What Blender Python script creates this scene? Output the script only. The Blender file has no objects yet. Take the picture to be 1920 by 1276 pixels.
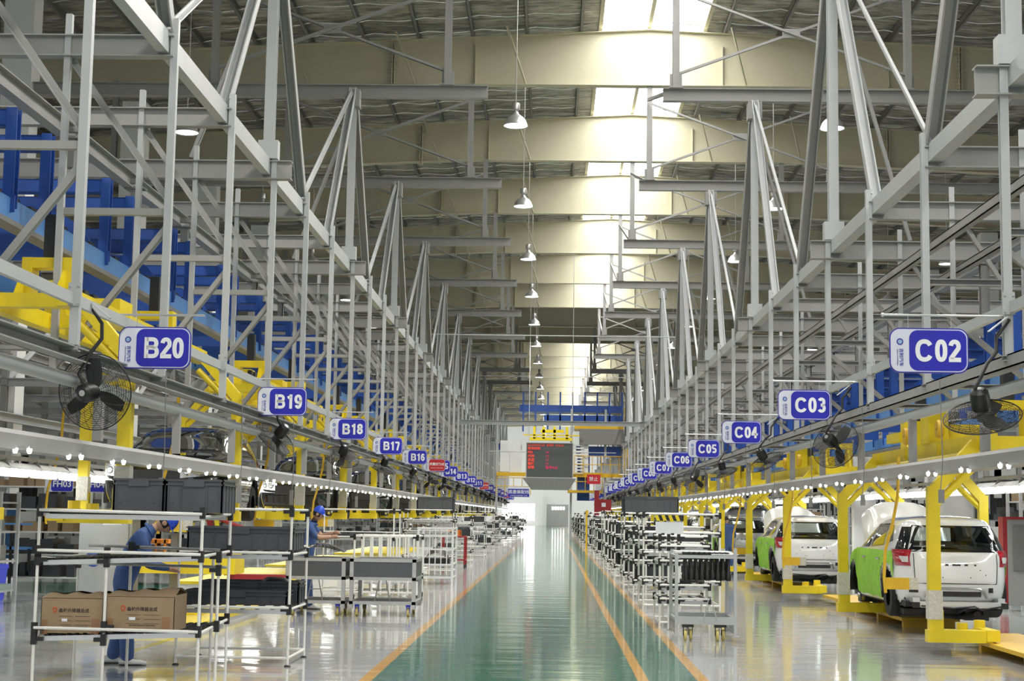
import bpy, math, random
from mathutils import Vector, Matrix
random.seed(7)
PI = math.pi
S = bpy.context.scene
COL = S.collection

# ------------------------------------------------------------------ camera
F_PX, CX, CY, HOR_X, HOR_Y, EYE = 2900.0, 960.0, 638.0, 1035.0, 965.0, 1.65
ROLL = 0.0125
cam_d = bpy.data.cameras.new('camera'); cam_d.sensor_width = 36.0
cam_d.lens = F_PX / 1920.0 * 36.0; cam_d.clip_end = 600; cam_d.clip_start = 0.1
cam = bpy.data.objects.new('camera', cam_d); COL.objects.link(cam)
_dy = Vector(((HOR_X-CX)/F_PX, -(HOR_Y-CY)/F_PX, -1)).normalized()
_z = Vector((math.sin(ROLL), math.cos(ROLL), 0)); _z = (_z - _dy*_z.dot(_dy)).normalized()
_x = _dy.cross(_z)
cam.matrix_world = Matrix.Translation((0, 0, EYE)) @ Matrix((_x, _dy, _z)).to_4x4()
S.camera = cam
# ------------------------------------------------------------------ view, world
S.view_settings.view_transform = 'Standard'; S.view_settings.look = 'None'
S.view_settings.gamma = 1.0; S.view_settings.use_curve_mapping = False
S.view_settings.exposure = 0.13
S.cycles.use_denoising = True
S.cycles.max_bounces = 7; S.cycles.diffuse_bounces = 4; S.cycles.glossy_bounces = 4
S.cycles.transmission_bounces = 6; S.cycles.transparent_max_bounces = 12
S.cycles.sample_clamp_indirect = 6.0
W = bpy.data.worlds.new('daylight'); S.world = W; W.use_nodes = True
_bg = W.node_tree.nodes['Background']
_bg.inputs[0].default_value = (0.93, 0.97, 1.0, 1); _bg.inputs[1].default_value = 0.8
SKY_PANEL = 9.5       # brightness of the daylit roof lights
HIGHBAY_W = 230.0
BATTEN_E = 25.0
SPOT_E = 6.0

# ------------------------------------------------------------------ materials
def mat(name, col, rough=.5, metal=0, emit=None, es=0, noise=0, nscale=6, bump=0, bscale=40, alpha=None, coat=0, spec=None):
    m = bpy.data.materials.new(name); m.use_nodes = True
    nt = m.node_tree; b = nt.nodes['Principled BSDF']
    c = (*col, 1)
    b.inputs['Base Color'].default_value = c
    b.inputs['Roughness'].default_value = rough
    b.inputs['Metallic'].default_value = metal
    if coat: b.inputs['Coat Weight'].default_value = coat
    if spec is not None: b.inputs['Specular IOR Level'].default_value = spec
    if emit:
        b.inputs['Emission Color'].default_value = (*emit, 1); b.inputs['Emission Strength'].default_value = es
    if noise or bump:
        tc = nt.nodes.new('ShaderNodeTexCoord')
    if noise:
        n = nt.nodes.new('ShaderNodeTexNoise'); n.inputs['Scale'].default_value = nscale; n.inputs['Detail'].default_value = 4
        nt.links.new(tc.outputs['Object'], n.inputs['Vector'])
        r = nt.nodes.new('ShaderNodeMix'); r.data_type = 'RGBA'
        r.inputs['A'].default_value = tuple(max(0, v*(1-noise)) for v in col)+(1,)
        r.inputs['B'].default_value = tuple(min(1, v*(1+noise)) for v in col)+(1,)
        nt.links.new(n.outputs['Fac'], r.inputs['Factor']); nt.links.new(r.outputs['Result'], b.inputs['Base Color'])
    if bump:
        n2 = nt.nodes.new('ShaderNodeTexNoise'); n2.inputs['Scale'].default_value = bscale
        nt.links.new(tc.outputs['Object'], n2.inputs['Vector'])
        bp = nt.nodes.new('ShaderNodeBump'); bp.inputs['Strength'].default_value = bump; bp.inputs['Distance'].default_value = .02
        nt.links.new(n2.outputs['Fac'], bp.inputs['Height']); nt.links.new(bp.outputs['Normal'], b.inputs['Normal'])
    if alpha is not None: b.inputs['Alpha'].default_value = alpha
    return m

M = {}
M['steel'] = mat('grey_painted_steel', (.31, .31, .30), .5, noise=.1, nscale=3)
M['steel_l'] = mat('pale_painted_steel', (.44, .45, .455), .42, noise=.08, nscale=3)
M['steel_d'] = mat('dark_grey_steel', (.2, .2, .195), .55, noise=.15)
M['galv'] = mat('galvanised', (.5, .5, .49), .38, .6, noise=.2, nscale=12)
M['cream'] = mat('cream_paint', (.54, .51, .37), .55, noise=.06, nscale=2)
M['white'] = mat('white_paint', (.75, .76, .75), .5)
M['whitep'] = mat('white_plastic_pipe', (.82, .81, .76), .3)
M['wallw'] = mat('white_wall_sheet', (.82, .84, .84), .6, noise=.05)
M['blue'] = mat('blue_paint', (.018, .075, .34), .42, noise=.15)
M['lblue'] = mat('light_blue_paint', (.10, .27, .62), .4, noise=.1)
M['navy'] = mat('navy_sign', (.035, .03, .36), .35)
M['signblue'] = mat('sign_blue', (.018, .02, .42), .35)
M['signwhite'] = mat('sign_white', (.72, .74, .84), .35)
M['signred'] = mat('sign_red', (.55, .02, .03), .35)
M['letter'] = mat('sign_letter_white', (.86, .87, .88), .35)
M['signcyan'] = mat('sign_pale_blue', (.35, .55, .75), .4)
M['yellow'] = mat('yellow_paint', (.80, .62, .015), .38, noise=.12, nscale=5)
M['yellow_d'] = mat('ochre_yellow', (.72, .44, .02), .45, noise=.2, nscale=6)
M['black'] = mat('black_plastic', (.012, .012, .013), .4)
M['blackm'] = mat('black_part', (.02, .02, .022), .5, noise=.3, nscale=20)
M['blackgloss'] = mat('black_gloss_paint', (.008, .008, .009), .12, coat=1)
M['tote'] = mat('grey_tote_plastic', (.085, .09, .10), .5, noise=.08, nscale=10)
M['tote_d'] = mat('dark_tote_plastic', (.045, .048, .055), .45, noise=.1)
M['card'] = mat('cardboard', (.33, .235, .14), .8, noise=.12, nscale=9, bump=.15, bscale=30)
M['card_d'] = mat('cardboard_tape', (.30, .16, .08), .5)
M['ink'] = mat('dark_ink', (.05, .035, .03), .7)
M['inkred'] = mat('red_ink', (.6, .12, .04), .7)
M['paper'] = mat('paper', (.8, .82, .86), .6)
M['alu'] = mat('aluminium', (.62, .63, .64), .32, .7)
M['chrome'] = mat('bare_metal', (.65, .66, .68), .22, .9)
M['carwhite'] = mat('white_car_paint', (.88, .89, .89), .16, coat=1)
M['carblack'] = mat('black_car_paint', (.012, .012, .012), .14, coat=1)
M['cargrey'] = mat('silver_car_paint', (.45, .46, .47), .2, .5, coat=1)
M['frit'] = mat('black_glass_border', (.008, .009, .012), .08, coat=1)
M['tail'] = mat('red_lens', (.42, .008, .02), .12, coat=1)
M['clear'] = mat('clear_lens', (.75, .72, .74), .12, coat=1)
M['rubber'] = mat('rubber', (.015, .015, .015), .7)
M['green'] = mat('green_cover_cloth', (.30, .60, .06), .75, noise=.15, nscale=7, bump=.9, bscale=9)
M['wrap'] = mat('plastic_wrap', (.62, .60, .50), .22, noise=.25, nscale=30, bump=.6, bscale=35)
M['workblue'] = mat('blue_work_cloth', (.05, .10, .26), .85, noise=.2, nscale=14, bump=.5, bscale=18)
M['helmet'] = mat('blue_cap', (.02, .08, .62), .4)
M['skin'] = mat('skin', (.48, .28, .18), .55)
M['hair'] = mat('hair', (.01, .009, .008), .6)
M['shoe'] = mat('white_shoe', (.7, .69, .66), .5)
M['binblue'] = mat('bright_blue_plastic', (.03, .06, .70), .35)
M['redp'] = mat('red_paint', (.30, .015, .02), .45)
M['orange'] = mat('orange_paint', (.75, .22, .02), .5, noise=.2)
M['caster'] = mat('caster_yellow', (.62, .50, .16), .5)
M['dgreen'] = mat('grey_green_panel', (.25, .32, .31), .5)
M['ledoff'] = mat('led_board_face', (.085, .09, .095), .5)
M['ledred'] = mat('led_red', (.3, .02, .01), .5, emit=(1, .09, .05), es=.75)
M['ledmag'] = mat('led_magenta', (.3, .01, .05), .5, emit=(1, .04, .14), es=.55)
M['lamp'] = mat('lamp_glow', (1, 1, 1), .5, emit=(1, .98, .94), es=7.0)
M['tubeglow'] = mat('tube_glow', (1, 1, 1), .5, emit=(.97, 1, 1), es=BATTEN_E)
M['spotglow'] = mat('spot_glow', (1, 1, 1), .5, emit=(1, 1, 1), es=SPOT_E)
M['sky'] = mat('daylit_roof_light', (.9, .9, .9), .5, emit=(1, .99, .97), es=SKY_PANEL)
M['mirror'] = mat('reflector', (.85, .86, .85), .25, .6)

def glass_mat():
    m = bpy.data.materials.new('tinted_glass'); m.use_nodes = True; nt = m.node_tree
    nt.nodes.remove(nt.nodes['Principled BSDF']); out = nt.nodes['Material Output']
    t = nt.nodes.new('ShaderNodeBsdfTransparent'); t.inputs[0].default_value = (.62, .66, .65, 1)
    g = nt.nodes.new('ShaderNodeBsdfGlossy'); g.inputs['Roughness'].default_value = .03
    mx = nt.nodes.new('ShaderNodeMixShader'); f = nt.nodes.new('ShaderNodeFresnel'); f.inputs[0].default_value = 1.5
    nt.links.new(f.outputs[0], mx.inputs[0]); nt.links.new(t.outputs[0], mx.inputs[1]); nt.links.new(g.outputs[0], mx.inputs[2])
    nt.links.new(mx.outputs[0], out.inputs[0]); return m
M['glass'] = glass_mat()

def floor_mat():
    m = bpy.data.materials.new('epoxy_floor'); m.use_nodes = True; nt = m.node_tree; N = nt.nodes; L = nt.links
    b = N['Principled BSDF']; tc = N.new('ShaderNodeTexCoord'); sep = N.new('ShaderNodeSeparateXYZ')
    L.new(tc.outputs['Object'], sep.inputs[0])
    X, Y = sep.outputs['X'], sep.outputs['Y']
    def mth(op, a, bb):
        n = N.new('ShaderNodeMath'); n.operation = op
        for i, v in enumerate((a, bb)):
            if isinstance(v, (int, float)): n.inputs[i].default_value = v
            else: L.new(v, n.inputs[i])
        return n.outputs[0]
    def band(a, lo, hi): return mth('MULTIPLY', mth('GREATER_THAN', a, lo), mth('LESS_THAN', a, hi))
    def mix(fac, a, bcol):
        n = N.new('ShaderNodeMix'); n.data_type = 'RGBA'; L.new(fac, n.inputs['Factor'])
        if isinstance(a, tuple): n.inputs['A'].default_value = a
        else: L.new(a, n.inputs['A'])
        if isinstance(bcol, tuple): n.inputs['B'].default_value = bcol
        else: L.new(bcol, n.inputs['B'])
        return n.outputs['Result']
    ns = N.new('ShaderNodeTexNoise'); ns.inputs['Scale'].default_value = .8; ns.inputs['Detail'].default_value = 6
    L.new(tc.outputs['Object'], ns.inputs['Vector'])
    grey = mix(ns.outputs['Fac'], (.42, .43, .43, 1), (.52, .53, .53, 1))
    grn = mix(ns.outputs['Fac'], (.008, .12, .072, 1), (.02, .18, .11, 1))
    yel = mix(ns.outputs['Fac'], (.62, .30, .02, 1), (.78, .40, .04, 1))
    c = mix(band(X, -1.88, 1.6), grey, grn)
    far = mth('MULTIPLY', band(X, -13.0, -8.2), band(Y, 30, 34.5)); c = mix(far, c, grn)
    for lo, hi in ((-1.885, -1.762), (.887, 1.0), (1.5, 1.62)):
        c = mix(band(X, lo, hi), c, yel)
    # yellow marking lines round the work bays
    bay = mth('MODULO', Y, 7.8)
    c = mix(mth('MULTIPLY', band(X, -4.9, -4.82), band(Y, 12, 160)), c, (.55, .45, .05, 1))
    # faint dark joints across
    c = mix(mth('MULTIPLY', band(bay, 0, .02), band(X, -20, 20)), c, (.12, .13, .13, 1))
    L.new(c, b.inputs['Base Color'])
    b.inputs['Roughness'].default_value = .11
    b.inputs['IOR'].default_value = 1.5
    b.inputs['Coat Weight'].default_value = .3; b.inputs['Coat Roughness'].default_value = .04
    mp = N.new('ShaderNodeMapping'); mp.inputs['Scale'].default_value = (.5, 2.2, 1); L.new(tc.outputs['Object'], mp.inputs[0])
    w = N.new('ShaderNodeTexNoise'); w.inputs['Scale'].default_value = .9; w.inputs['Detail'].default_value = 3
    L.new(mp.outputs[0], w.inputs['Vector'])
    w2 = N.new('ShaderNodeTexNoise'); w2.inputs['Scale'].default_value = 6; L.new(mp.outputs[0], w2.inputs['Vector'])
    add = mth('ADD', w.outputs['Fac'], mth('MULTIPLY', w2.outputs['Fac'], .10))
    bp = N.new('ShaderNodeBump'); bp.inputs['Strength'].default_value = .35; bp.inputs['Distance'].default_value = .02
    L.new(add, bp.inputs['Height']); L.new(bp.outputs[0], b.inputs['Normal']); L.new(bp.outputs[0], b.inputs['Coat Normal'])
    return m
M['floor'] = floor_mat()

def foil_mat():
    m = bpy.data.materials.new('foil_insulation'); m.use_nodes = True; nt = m.node_tree; N = nt.nodes; L = nt.links
    b = N['Principled BSDF']; tc = N.new('ShaderNodeTexCoord')
    mp = N.new('ShaderNodeMapping'); mp.inputs['Scale'].default_value = (.25, 1, 1); L.new(tc.outputs['Object'], mp.inputs[0])
    n = N.new('ShaderNodeTexNoise'); n.inputs['Scale'].default_value = 5.0; n.inputs['Detail'].default_value = 10; n.inputs['Roughness'].default_value = .65
    L.new(mp.outputs[0], n.inputs['Vector'])
    w = N.new('ShaderNodeTexWave'); w.bands_direction = 'Y'; w.inputs['Scale'].default_value = .28; w.inputs['Distortion'].default_value = 2.0
    L.new(tc.outputs['Object'], w.inputs['Vector'])
    cr = N.new('ShaderNodeValToRGB'); cr.color_ramp.elements[0].color = (.14, .14, .115, 1); cr.color_ramp.elements[1].color = (.58, .57, .50, 1)
    cr.color_ramp.elements[0].position = .38; cr.color_ramp.elements[1].position = .64
    L.new(n.outputs['Fac'], cr.inputs[0]); L.new(cr.outputs[0], b.inputs['Base Color'])
    b.inputs['Metallic'].default_value = .25; b.inputs['Roughness'].default_value = .42
    bp = N.new('ShaderNodeBump'); bp.inputs['Strength'].default_value = .8; bp.inputs['Distance'].default_value = .08
    a = N.new('ShaderNodeMath'); a.operation = 'ADD'; L.new(n.outputs['Fac'], a.inputs[0]); L.new(w.outputs['Fac'], a.inputs[1])
    L.new(a.outputs[0], bp.inputs['Height']); L.new(bp.outputs[0], b.inputs['Normal'])
    return m
M['foil'] = foil_mat()

# ------------------------------------------------------------------ mesh helpers
class MB:
    def __init__(s): s.v = []; s.f = []; s.mi = []
    def add(s, vs, fs, m=0):
        o = len(s.v); s.v += [tuple(p) for p in vs]; s.f += [tuple(i+o for i in f) for f in fs]; s.mi += [m]*len(fs); return s
    def box(s, x0, x1, y0, y1, z0, z1, m=0):
        return s.add([(x0,y0,z0),(x1,y0,z0),(x1,y1,z0),(x0,y1,z0),(x0,y0,z1),(x1,y0,z1),(x1,y1,z1),(x0,y1,z1)],
              [(0,3,2,1),(4,5,6,7),(0,1,5,4),(1,2,6,5),(2,3,7,6),(3,0,4,7)], m)
    def prism(s, pts, axis, a, b, m=0):
        """polygon pts (2D) extruded along axis ('x','y','z') from a to b"""
        n = len(pts)
        def P(p, t): return {'x': (t, p[0], p[1]), 'y': (p[0], t, p[1]), 'z': (p[0], p[1], t)}[axis]
        vs = [P(p, a) for p in pts] + [P(p, b) for p in pts]
        fs = [tuple(range(n)), tuple(range(2*n-1, n-1, -1))] + [(i, (i+1) % n, n+(i+1) % n, n+i) for i in range(n)]
        return s.add(vs, fs, m)
    def beam(s, p, q, w, h, prof='box', up=(0,0,1), m=0, t=.012):
        p, q = Vector(p), Vector(q); d = (q-p).normalized(); u = Vector(up)
        if abs(d.dot(u)) > .98: u = Vector((0,1,0)) if abs(d.y) < .9 else Vector((1,0,0))
        sx = d.cross(u).normalized(); u = sx.cross(d).normalized()
        w2, h2 = w/2, h/2
        if prof == 'box': rects = [(-w2, w2, -h2, h2)]
        elif prof == 'H': rects = [(-w2, w2, h2-t, h2), (-w2, w2, -h2, -h2+t), (-t/2, t/2, -h2+t, h2-t)]
        elif prof == 'L': rects = [(-w2, w2, -h2, -h2+t), (-w2, -w2+t, -h2, h2)]
        elif prof == 'C': rects = [(-w2, w2, h2-t, h2), (-w2, w2, -h2, -h2+t), (-w2, -w2+t, -h2, h2)]
        for a, b, c, e in rects:
            vs = [o + sx*i + u*j for o in (p, q) for i, j in ((a,c),(b,c),(b,e),(a,e))]
            s.add(vs, [(0,1,2,3),(7,6,5,4),(0,4,5,1),(1,5,6,2),(2,6,7,3),(3,7,4,0)], m)
        return s
    def tube(s, pts, r, seg=8, m=0, cap=True, r2=None):
        pts = [Vector(p) for p in pts]; n = len(pts); rings = []
        prev = None
        for i, p in enumerate(pts):
            d = (pts[min(i+1, n-1)] - pts[max(i-1, 0)]).normalized()
            if prev is None:
                a = Vector((0,0,1)) if abs(d.z) < .9 else Vector((1,0,0)); sx = d.cross(a).normalized()
            else:
                sx = (prev - d*prev.dot(d)).normalized()
            prev = sx; u = sx.cross(d); rr = r if r2 is None else r + (r2-r)*i/(n-1)
            rings.append([p + (sx*math.cos(2*PI*k/seg) + u*math.sin(2*PI*k/seg))*rr for k in range(seg)])
        vs = [v for R in rings for v in R]
        fs = [(i*seg+k, i*seg+(k+1) % seg, (i+1)*seg+(k+1) % seg, (i+1)*seg+k) for i in range(n-1) for k in range(seg)]
        if cap: fs += [tuple(range(seg-1, -1, -1)), tuple((n-1)*seg+k for k in range(seg))]
        return s.add(vs, fs, m)
    def lathe(s, prof, c=(0,0,0), axis=(0,0,1), seg=20, m=0):
        """prof: (radius, along axis)"""
        a = Vector(axis).normalized(); b = Vector((1,0,0)) if abs(a.x) < .9 else Vector((0,1,0))
        sx = a.cross(b).normalized(); u = a.cross(sx); c = Vector(c)
        vs = [c + a*h + (sx*math.cos(2*PI*k/seg)+u*math.sin(2*PI*k/seg))*max(r, 1e-4) for r, h in prof for k in range(seg)]
        n = len(prof)
        fs = [(i*seg+k, i*seg+(k+1) % seg, (i+1)*seg+(k+1) % seg, (i+1)*seg+k) for i in range(n-1) for k in range(seg)]
        return s.add(vs, fs, m)
    def ring(s, R, r, c=(0,0,0), axis=(0,0,1), seg=28, ts=4, m=0):
        a = Vector(axis).normalized(); b = Vector((1,0,0)) if abs(a.x) < .9 else Vector((0,1,0))
        sx = a.cross(b).normalized(); u = a.cross(sx); c = Vector(c); vs = []
        for k in range(seg):
            t = 2*PI*k/seg; d = sx*math.cos(t)+u*math.sin(t)
            for j in range(ts):
                q = 2*PI*j/ts; vs.append(c + d*(R+r*math.cos(q)) + a*(r*math.sin(q)))
        fs = [(k*ts+j, ((k+1) % seg)*ts+j, ((k+1) % seg)*ts+(j+1) % ts, k*ts+(j+1) % ts) for k in range(seg) for j in range(ts)]
        return s.add(vs, fs, m)
    def grid(s, nu, nv, fn, m=0, keep=None):
        vs = [fn(i/nu, j/nv) for i in range(nu+1) for j in range(nv+1)]
        fs = []
        for i in range(nu):
            for j in range(nv):
                if keep is None or keep((i+.5)/nu, (j+.5)/nv):
                    fs.append((i*(nv+1)+j, (i+1)*(nv+1)+j, (i+1)*(nv+1)+j+1, i*(nv+1)+j+1))
        return s.add(vs, fs, m)
    def tf(s, M4):
        s.v = [tuple(M4 @ Vector(p)) for p in s.v]; return s
    def mesh(s, name, mats, smooth=False, bevel=0):
        me = bpy.data.meshes.new(name); me.from_pydata(s.v, [], s.f)
        if not isinstance(mats, (list, tuple)): mats = [mats]
        for m in mats: me.materials.append(M[m] if isinstance(m, str) else m)
        if len(mats) > 1: me.polygons.foreach_set('material_index', s.mi)
        if smooth:
            me.polygons.foreach_set('use_smooth', [True]*len(me.polygons))
            try: me.set_sharp_from_angle(angle=math.radians(40))
            except Exception: pass
        me.update(); return me
    def build(s, name, mats, parent=None, smooth=False, loc=None, rot=None):
        return place(s.mesh(name, mats, smooth), name, parent, loc, rot)

def place(me, name, parent=None, loc=None, rot=None):
    o = bpy.data.objects.new(name, me); COL.objects.link(o)
    if parent: o.parent = parent
    if loc: o.location = loc
    if rot: o.rotation_euler = rot
    return o
def tag(o, label, cat, group=None, kind=None):
    o['label'] = label; o['category'] = cat
    if group: o['group'] = group
    if kind: o['kind'] = kind
    return o
def thing(name, label, cat, loc=(0,0,0), rz=0, group=None):
    o = bpy.data.objects.new(name, None); COL.objects.link(o); o.location = loc; o.rotation_euler = (0,0,rz)
    o.empty_display_size = .2
    return tag(o, label, cat, group)
def struct(mb, name, mats, label, cat='wall'):
    o = mb.build(name, mats); o['kind'] = 'structure'; o['label'] = label; o['category'] = cat; return o
def children(o): return CH.get(o.name, [])
CH = {}
def kids(root):
    """children map (one pass over the scene's objects)"""
    CH.clear()
    for o in COL.objects:
        if o.parent: CH.setdefault(o.parent.name, []).append(o)
def dup(root, loc, label, rz=None, group=None, scale=None):
    r = root.copy(); COL.objects.link(r); r.location = loc; r['label'] = label
    if rz is not None: r.rotation_euler = (0, 0, rz)
    if scale: r.scale = scale
    if group: r['group'] = group
    for ch in CH.get(root.name, []):
        c = ch.copy(); COL.objects.link(c); c.parent = r
        for g in CH.get(ch.name, []):
            d = g.copy(); COL.objects.link(d); d.parent = c
    return r
_ones = ['', 'first','second','third','fourth','fifth','sixth','seventh','eighth','ninth','tenth','eleventh','twelfth','thirteenth',
  'fourteenth','fifteenth','sixteenth','seventeenth','eighteenth','nineteenth']
_tens = {2:'twent',3:'thirt',4:'fort',5:'fift',6:'sixt',7:'sevent',8:'eight',9:'ninet'}
def nth(k):
    if k < 20: return _ones[k]
    if k >= 100: return 'hundredth' if k == 100 else 'hundred and ' + nth(k-100)
    t, o = divmod(k, 10)
    return _tens[t]+'ieth' if o == 0 else _tens[t]+'y-'+_ones[o]
def near(k): return 'nearest' if k == 1 else nth(k)+' nearest'

_txt = {}
def text_mesh(s, size, extrude=.002, offset=0, name='lettering', mt='letter', align='CENTER', squash=1.0):
    key = (s, size, extrude, offset, mt, align, squash)
    if key in _txt: return _txt[key]
    c = bpy.data.curves.new('t', 'FONT'); c.body = s; c.size = size; c.extrude = extrude; c.offset = offset
    c.align_x = align; c.align_y = 'CENTER'; c.resolution_u = 3
    o = bpy.data.objects.new('t', c); COL.objects.link(o)
    dg = bpy.context.evaluated_depsgraph_get(); me = bpy.data.meshes.new_from_object(o.evaluated_get(dg))
    bpy.data.objects.remove(o); me.name = name; me.materials.clear(); me.materials.append(M[mt])
    # stand the text up in the XZ plane, facing -Y
    me.transform(Matrix.Rotation(PI/2, 4, 'X') @ Matrix.Diagonal((squash, 1, 1, 1)))
    _txt[key] = me; return me

def lbl(n, s): return s

# ------------------------------------------------------------------ big numbers
STEP = 3.3; BAY = 9.9; NF = 45
XL, XR = -4.53, 4.45
YL0, YR0 = 14.4, 15.2
Y_END = 235.0
ROOF_Z, RIDGE_X = 16.05, 2.75
def roof_z(x): return ROOF_Z - .05*abs(x-RIDGE_X)

# ------------------------------------------------------------------ shell
mb = MB(); mb.box(-34, 34, -14, Y_END, -.25, 0)
struct(mb, 'floor', 'floor', 'glossy epoxy factory floor with a green aisle and yellow lines', 'floor')

# roof sheet with openings for the roof lights
SKX0, SKX1 = 1.25, 4.45
mb = MB()
def sheet(x0, x1, y0, y1):
    for a, b in ((x0, min(x1, RIDGE_X)), (max(x0, RIDGE_X), x1)):
        if b > a:
            mb.add([(a,y0,roof_z(a)+.28),(b,y0,roof_z(b)+.28),(b,y1,roof_z(b)+.28),(a,y1,roof_z(a)+.28),
                    (a,y0,roof_z(a)+.36),(b,y0,roof_z(b)+.36),(b,y1,roof_z(b)+.36),(a,y1,roof_z(a)+.36)],
                   [(0,3,2,1),(4,5,6,7),(0,1,5,4),(1,2,6,5),(2,3,7,6),(3,0,4,7)])
sheet(-34, SKX0, -14, Y_END); sheet(SKX1, 34, -14, Y_END)
frames = [15.3 + BAY*k for k in range(-3, 22)]
def sky_bay(k): return not (94 < frames[k] < 110)
nwin = 0
for k in range(len(frames)-1):
    y0, y1 = frames[k], frames[k+1]
    if sky_bay(k): sheet(SKX0, SKX1, y0-.03, y0+.03)
    else: sheet(SKX0, SKX1, y0-.03, y1-.03)
sheet(SKX0, SKX1, frames[-1]-.03, Y_END); sheet(SKX0, SKX1, -14.5, frames[0]+.3)
ceil = struct(mb, 'ceiling', 'foil', 'pitched roof lined with crinkled foil insulation', 'ceiling')
for k in range(len(frames)-1):
    if not sky_bay(k): continue
    y0, y1 = frames[k]+.03, frames[k+1]-.03; nwin += 1
    mb = MB()
    for a, b in ((SKX0, RIDGE_X), (RIDGE_X, SKX1)):
        mb.add([(a,y0,roof_z(a)+.31),(b,y0,roof_z(b)+.31),(b,y1,roof_z(b)+.31),(a,y1,roof_z(a)+.31)], [(0,3,2,1)])
    w = struct(mb, 'window_%d' % nwin, 'sky', 'daylit translucent roof light, %s from the camera' % near(nwin), 'skylight')
    fb = MB()
    for a in (SKX0+.03, RIDGE_X, SKX1-.03): fb.beam((a, y0, roof_z(a)+.24), (a, y1, roof_z(a)+.24), .12, .1)
    fb.build('window_frame', 'cream', w)
mb = MB(); rnd = random.Random(5)
for (xa, xb) in ((-20, SKX0-.3), (SKX1+.3, 26)):
    y = 30.0
    while y < 125:
        n = int((xb-xa)/.4); P = []
        for i in range(n+1):
            x = xa+(xb-xa)*i/n; ph = ((x-xa) % 1.62)/1.62
            P.append((x, y+.02*math.sin(x*3+y), roof_z(x)+.25-.10*math.sin(PI*ph)-.015*rnd.random()))
        mb.tube(P, .016, 4, cap=False); y += 1.15+.35*rnd.random()
mb.build('foil_seam', 'mirror', ceil)
x = SKX0-.55
px = []
while x > -32: px.append(x); x -= 1.62
x = SKX1+.55
while x < 33: px.append(x); x += 1.62
for x in px:
    mb = MB(); z = roof_z(x)+.16
    mb.beam((x, -14, z), (x, Y_END, z), .09, .24, 'C')
    mb.build('purlin', 'steel_d', ceil)

# side walls with a clerestory band, end wall with window and door
for sx, nm in ((-1, 'left'), (1, 'right')):
    xw = sx*33.5; mb = MB()
    mb.box(min(xw, xw+sx*.2), max(xw, xw+sx*.2), -14, Y_END, 0, 11.0)
    mb.box(min(xw, xw+sx*.2), max(xw, xw+sx*.2), -14, Y_END, 12.5, 15.2)
    for k in frames: mb.box(min(xw, xw+sx*.2), max(xw, xw+sx*.2), k-.4, k+.4, 11.0, 12.5)
    struct(mb, 'wall_'+nm, 'wallw', 'white sheet side wall of the hall on the '+nm, 'wall')
mb = MB()
def yw(x): return (x)
DW0, DW1 = -7.6, -2.56     # window opening in the end wall
mb.box(-34, DW0, Y_END, Y_END+.3, 0, 15.5); mb.box(DW1, -.82, Y_END, Y_END+.3, 0, 15.5)
mb.box(DW0, DW1, Y_END, Y_END+.3, 0, .75); mb.box(DW0, DW1, Y_END, Y_END+.3, 3.3, 15.5)
mb.box(-.82, 2.45, Y_END, Y_END+.3, 3.25, 15.5); mb.box(2.45, 34, Y_END, Y_END+.3, 0, 15.5)
struct(mb, 'wall_back', 'wallw', 'white end wall at the far end of the aisle', 'wall')
mb = MB(); mb.box(-.82, 2.45, Y_END+.05, Y_END+.15, 0, 3.25)
d = struct(mb, 'door_1', 'steel_l', 'pale roller door at the far end of the aisle', 'door')
mb = MB()
for i in range(24): mb.box(-.8, 2.43, Y_END+.03, Y_END+.05, .13*i+.02, .13*i+.06)
mb.build('door_slat', 'galv', d)
mb = MB()
for i in range(5): mb.box(-.02+.42*i, .2+.42*i, Y_END+.0, Y_END+.03, 2.45, 2.9)
mb.build('door_pane', 'sky', d)
mb = MB(); mb.box(DW0, DW1, Y_END+.1, Y_END+.13, .75, 3.3)
w = struct(mb, 'window_%d' % (nwin+1), 'sky', 'bright window in the end wall beside the roller door', 'window')
mb = MB()
for x in (DW0+.03, (DW0+DW1)/2, DW1-.03): mb.box(x-.03, x+.03, Y_END+.02, Y_END+.1, .75, 3.3)
for z in (.78, 1.5, 3.27): mb.box(DW0, DW1, Y_END+.02, Y_END+.1, z-.02, z+.02)
mb.build('window_frame', 'white', w)
for sx, nm in ((-1, 'left'), (1, 'right')):  # added glowing panels with bars, put in the side walls to brighten the end wall
    mb = MB(); xa = sx*33.42; mb.box(min(xa, xa+sx*.06), max(xa, xa+sx*.06), 203, 233, 2.5, 10.5)
    w = struct(mb, 'window_%d' % (nwin+(2 if sx < 0 else 3)), 'sky', 'added glowing side panel brightening the far end wall on the '+nm, 'window')
    mb = MB()
    for k in range(9): mb.box(min(xa-sx*.05, xa), max(xa-sx*.05, xa), 203+3.7*k, 203.12+3.7*k, 2.5, 10.5)
    for z in (2.5, 6.5, 10.4): mb.box(min(xa-sx*.05, xa), max(xa-sx*.05, xa), 203, 233, z, z+.1)
    mb.build('window_frame', 'white', w)
mb = MB(); mb.box(-1.45, -1.15, Y_END-.3, Y_END-.02, 0, 4.4)
struct(mb, 'trim_1', 'white', 'white pier on the end wall between window and door', 'trim')

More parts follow.
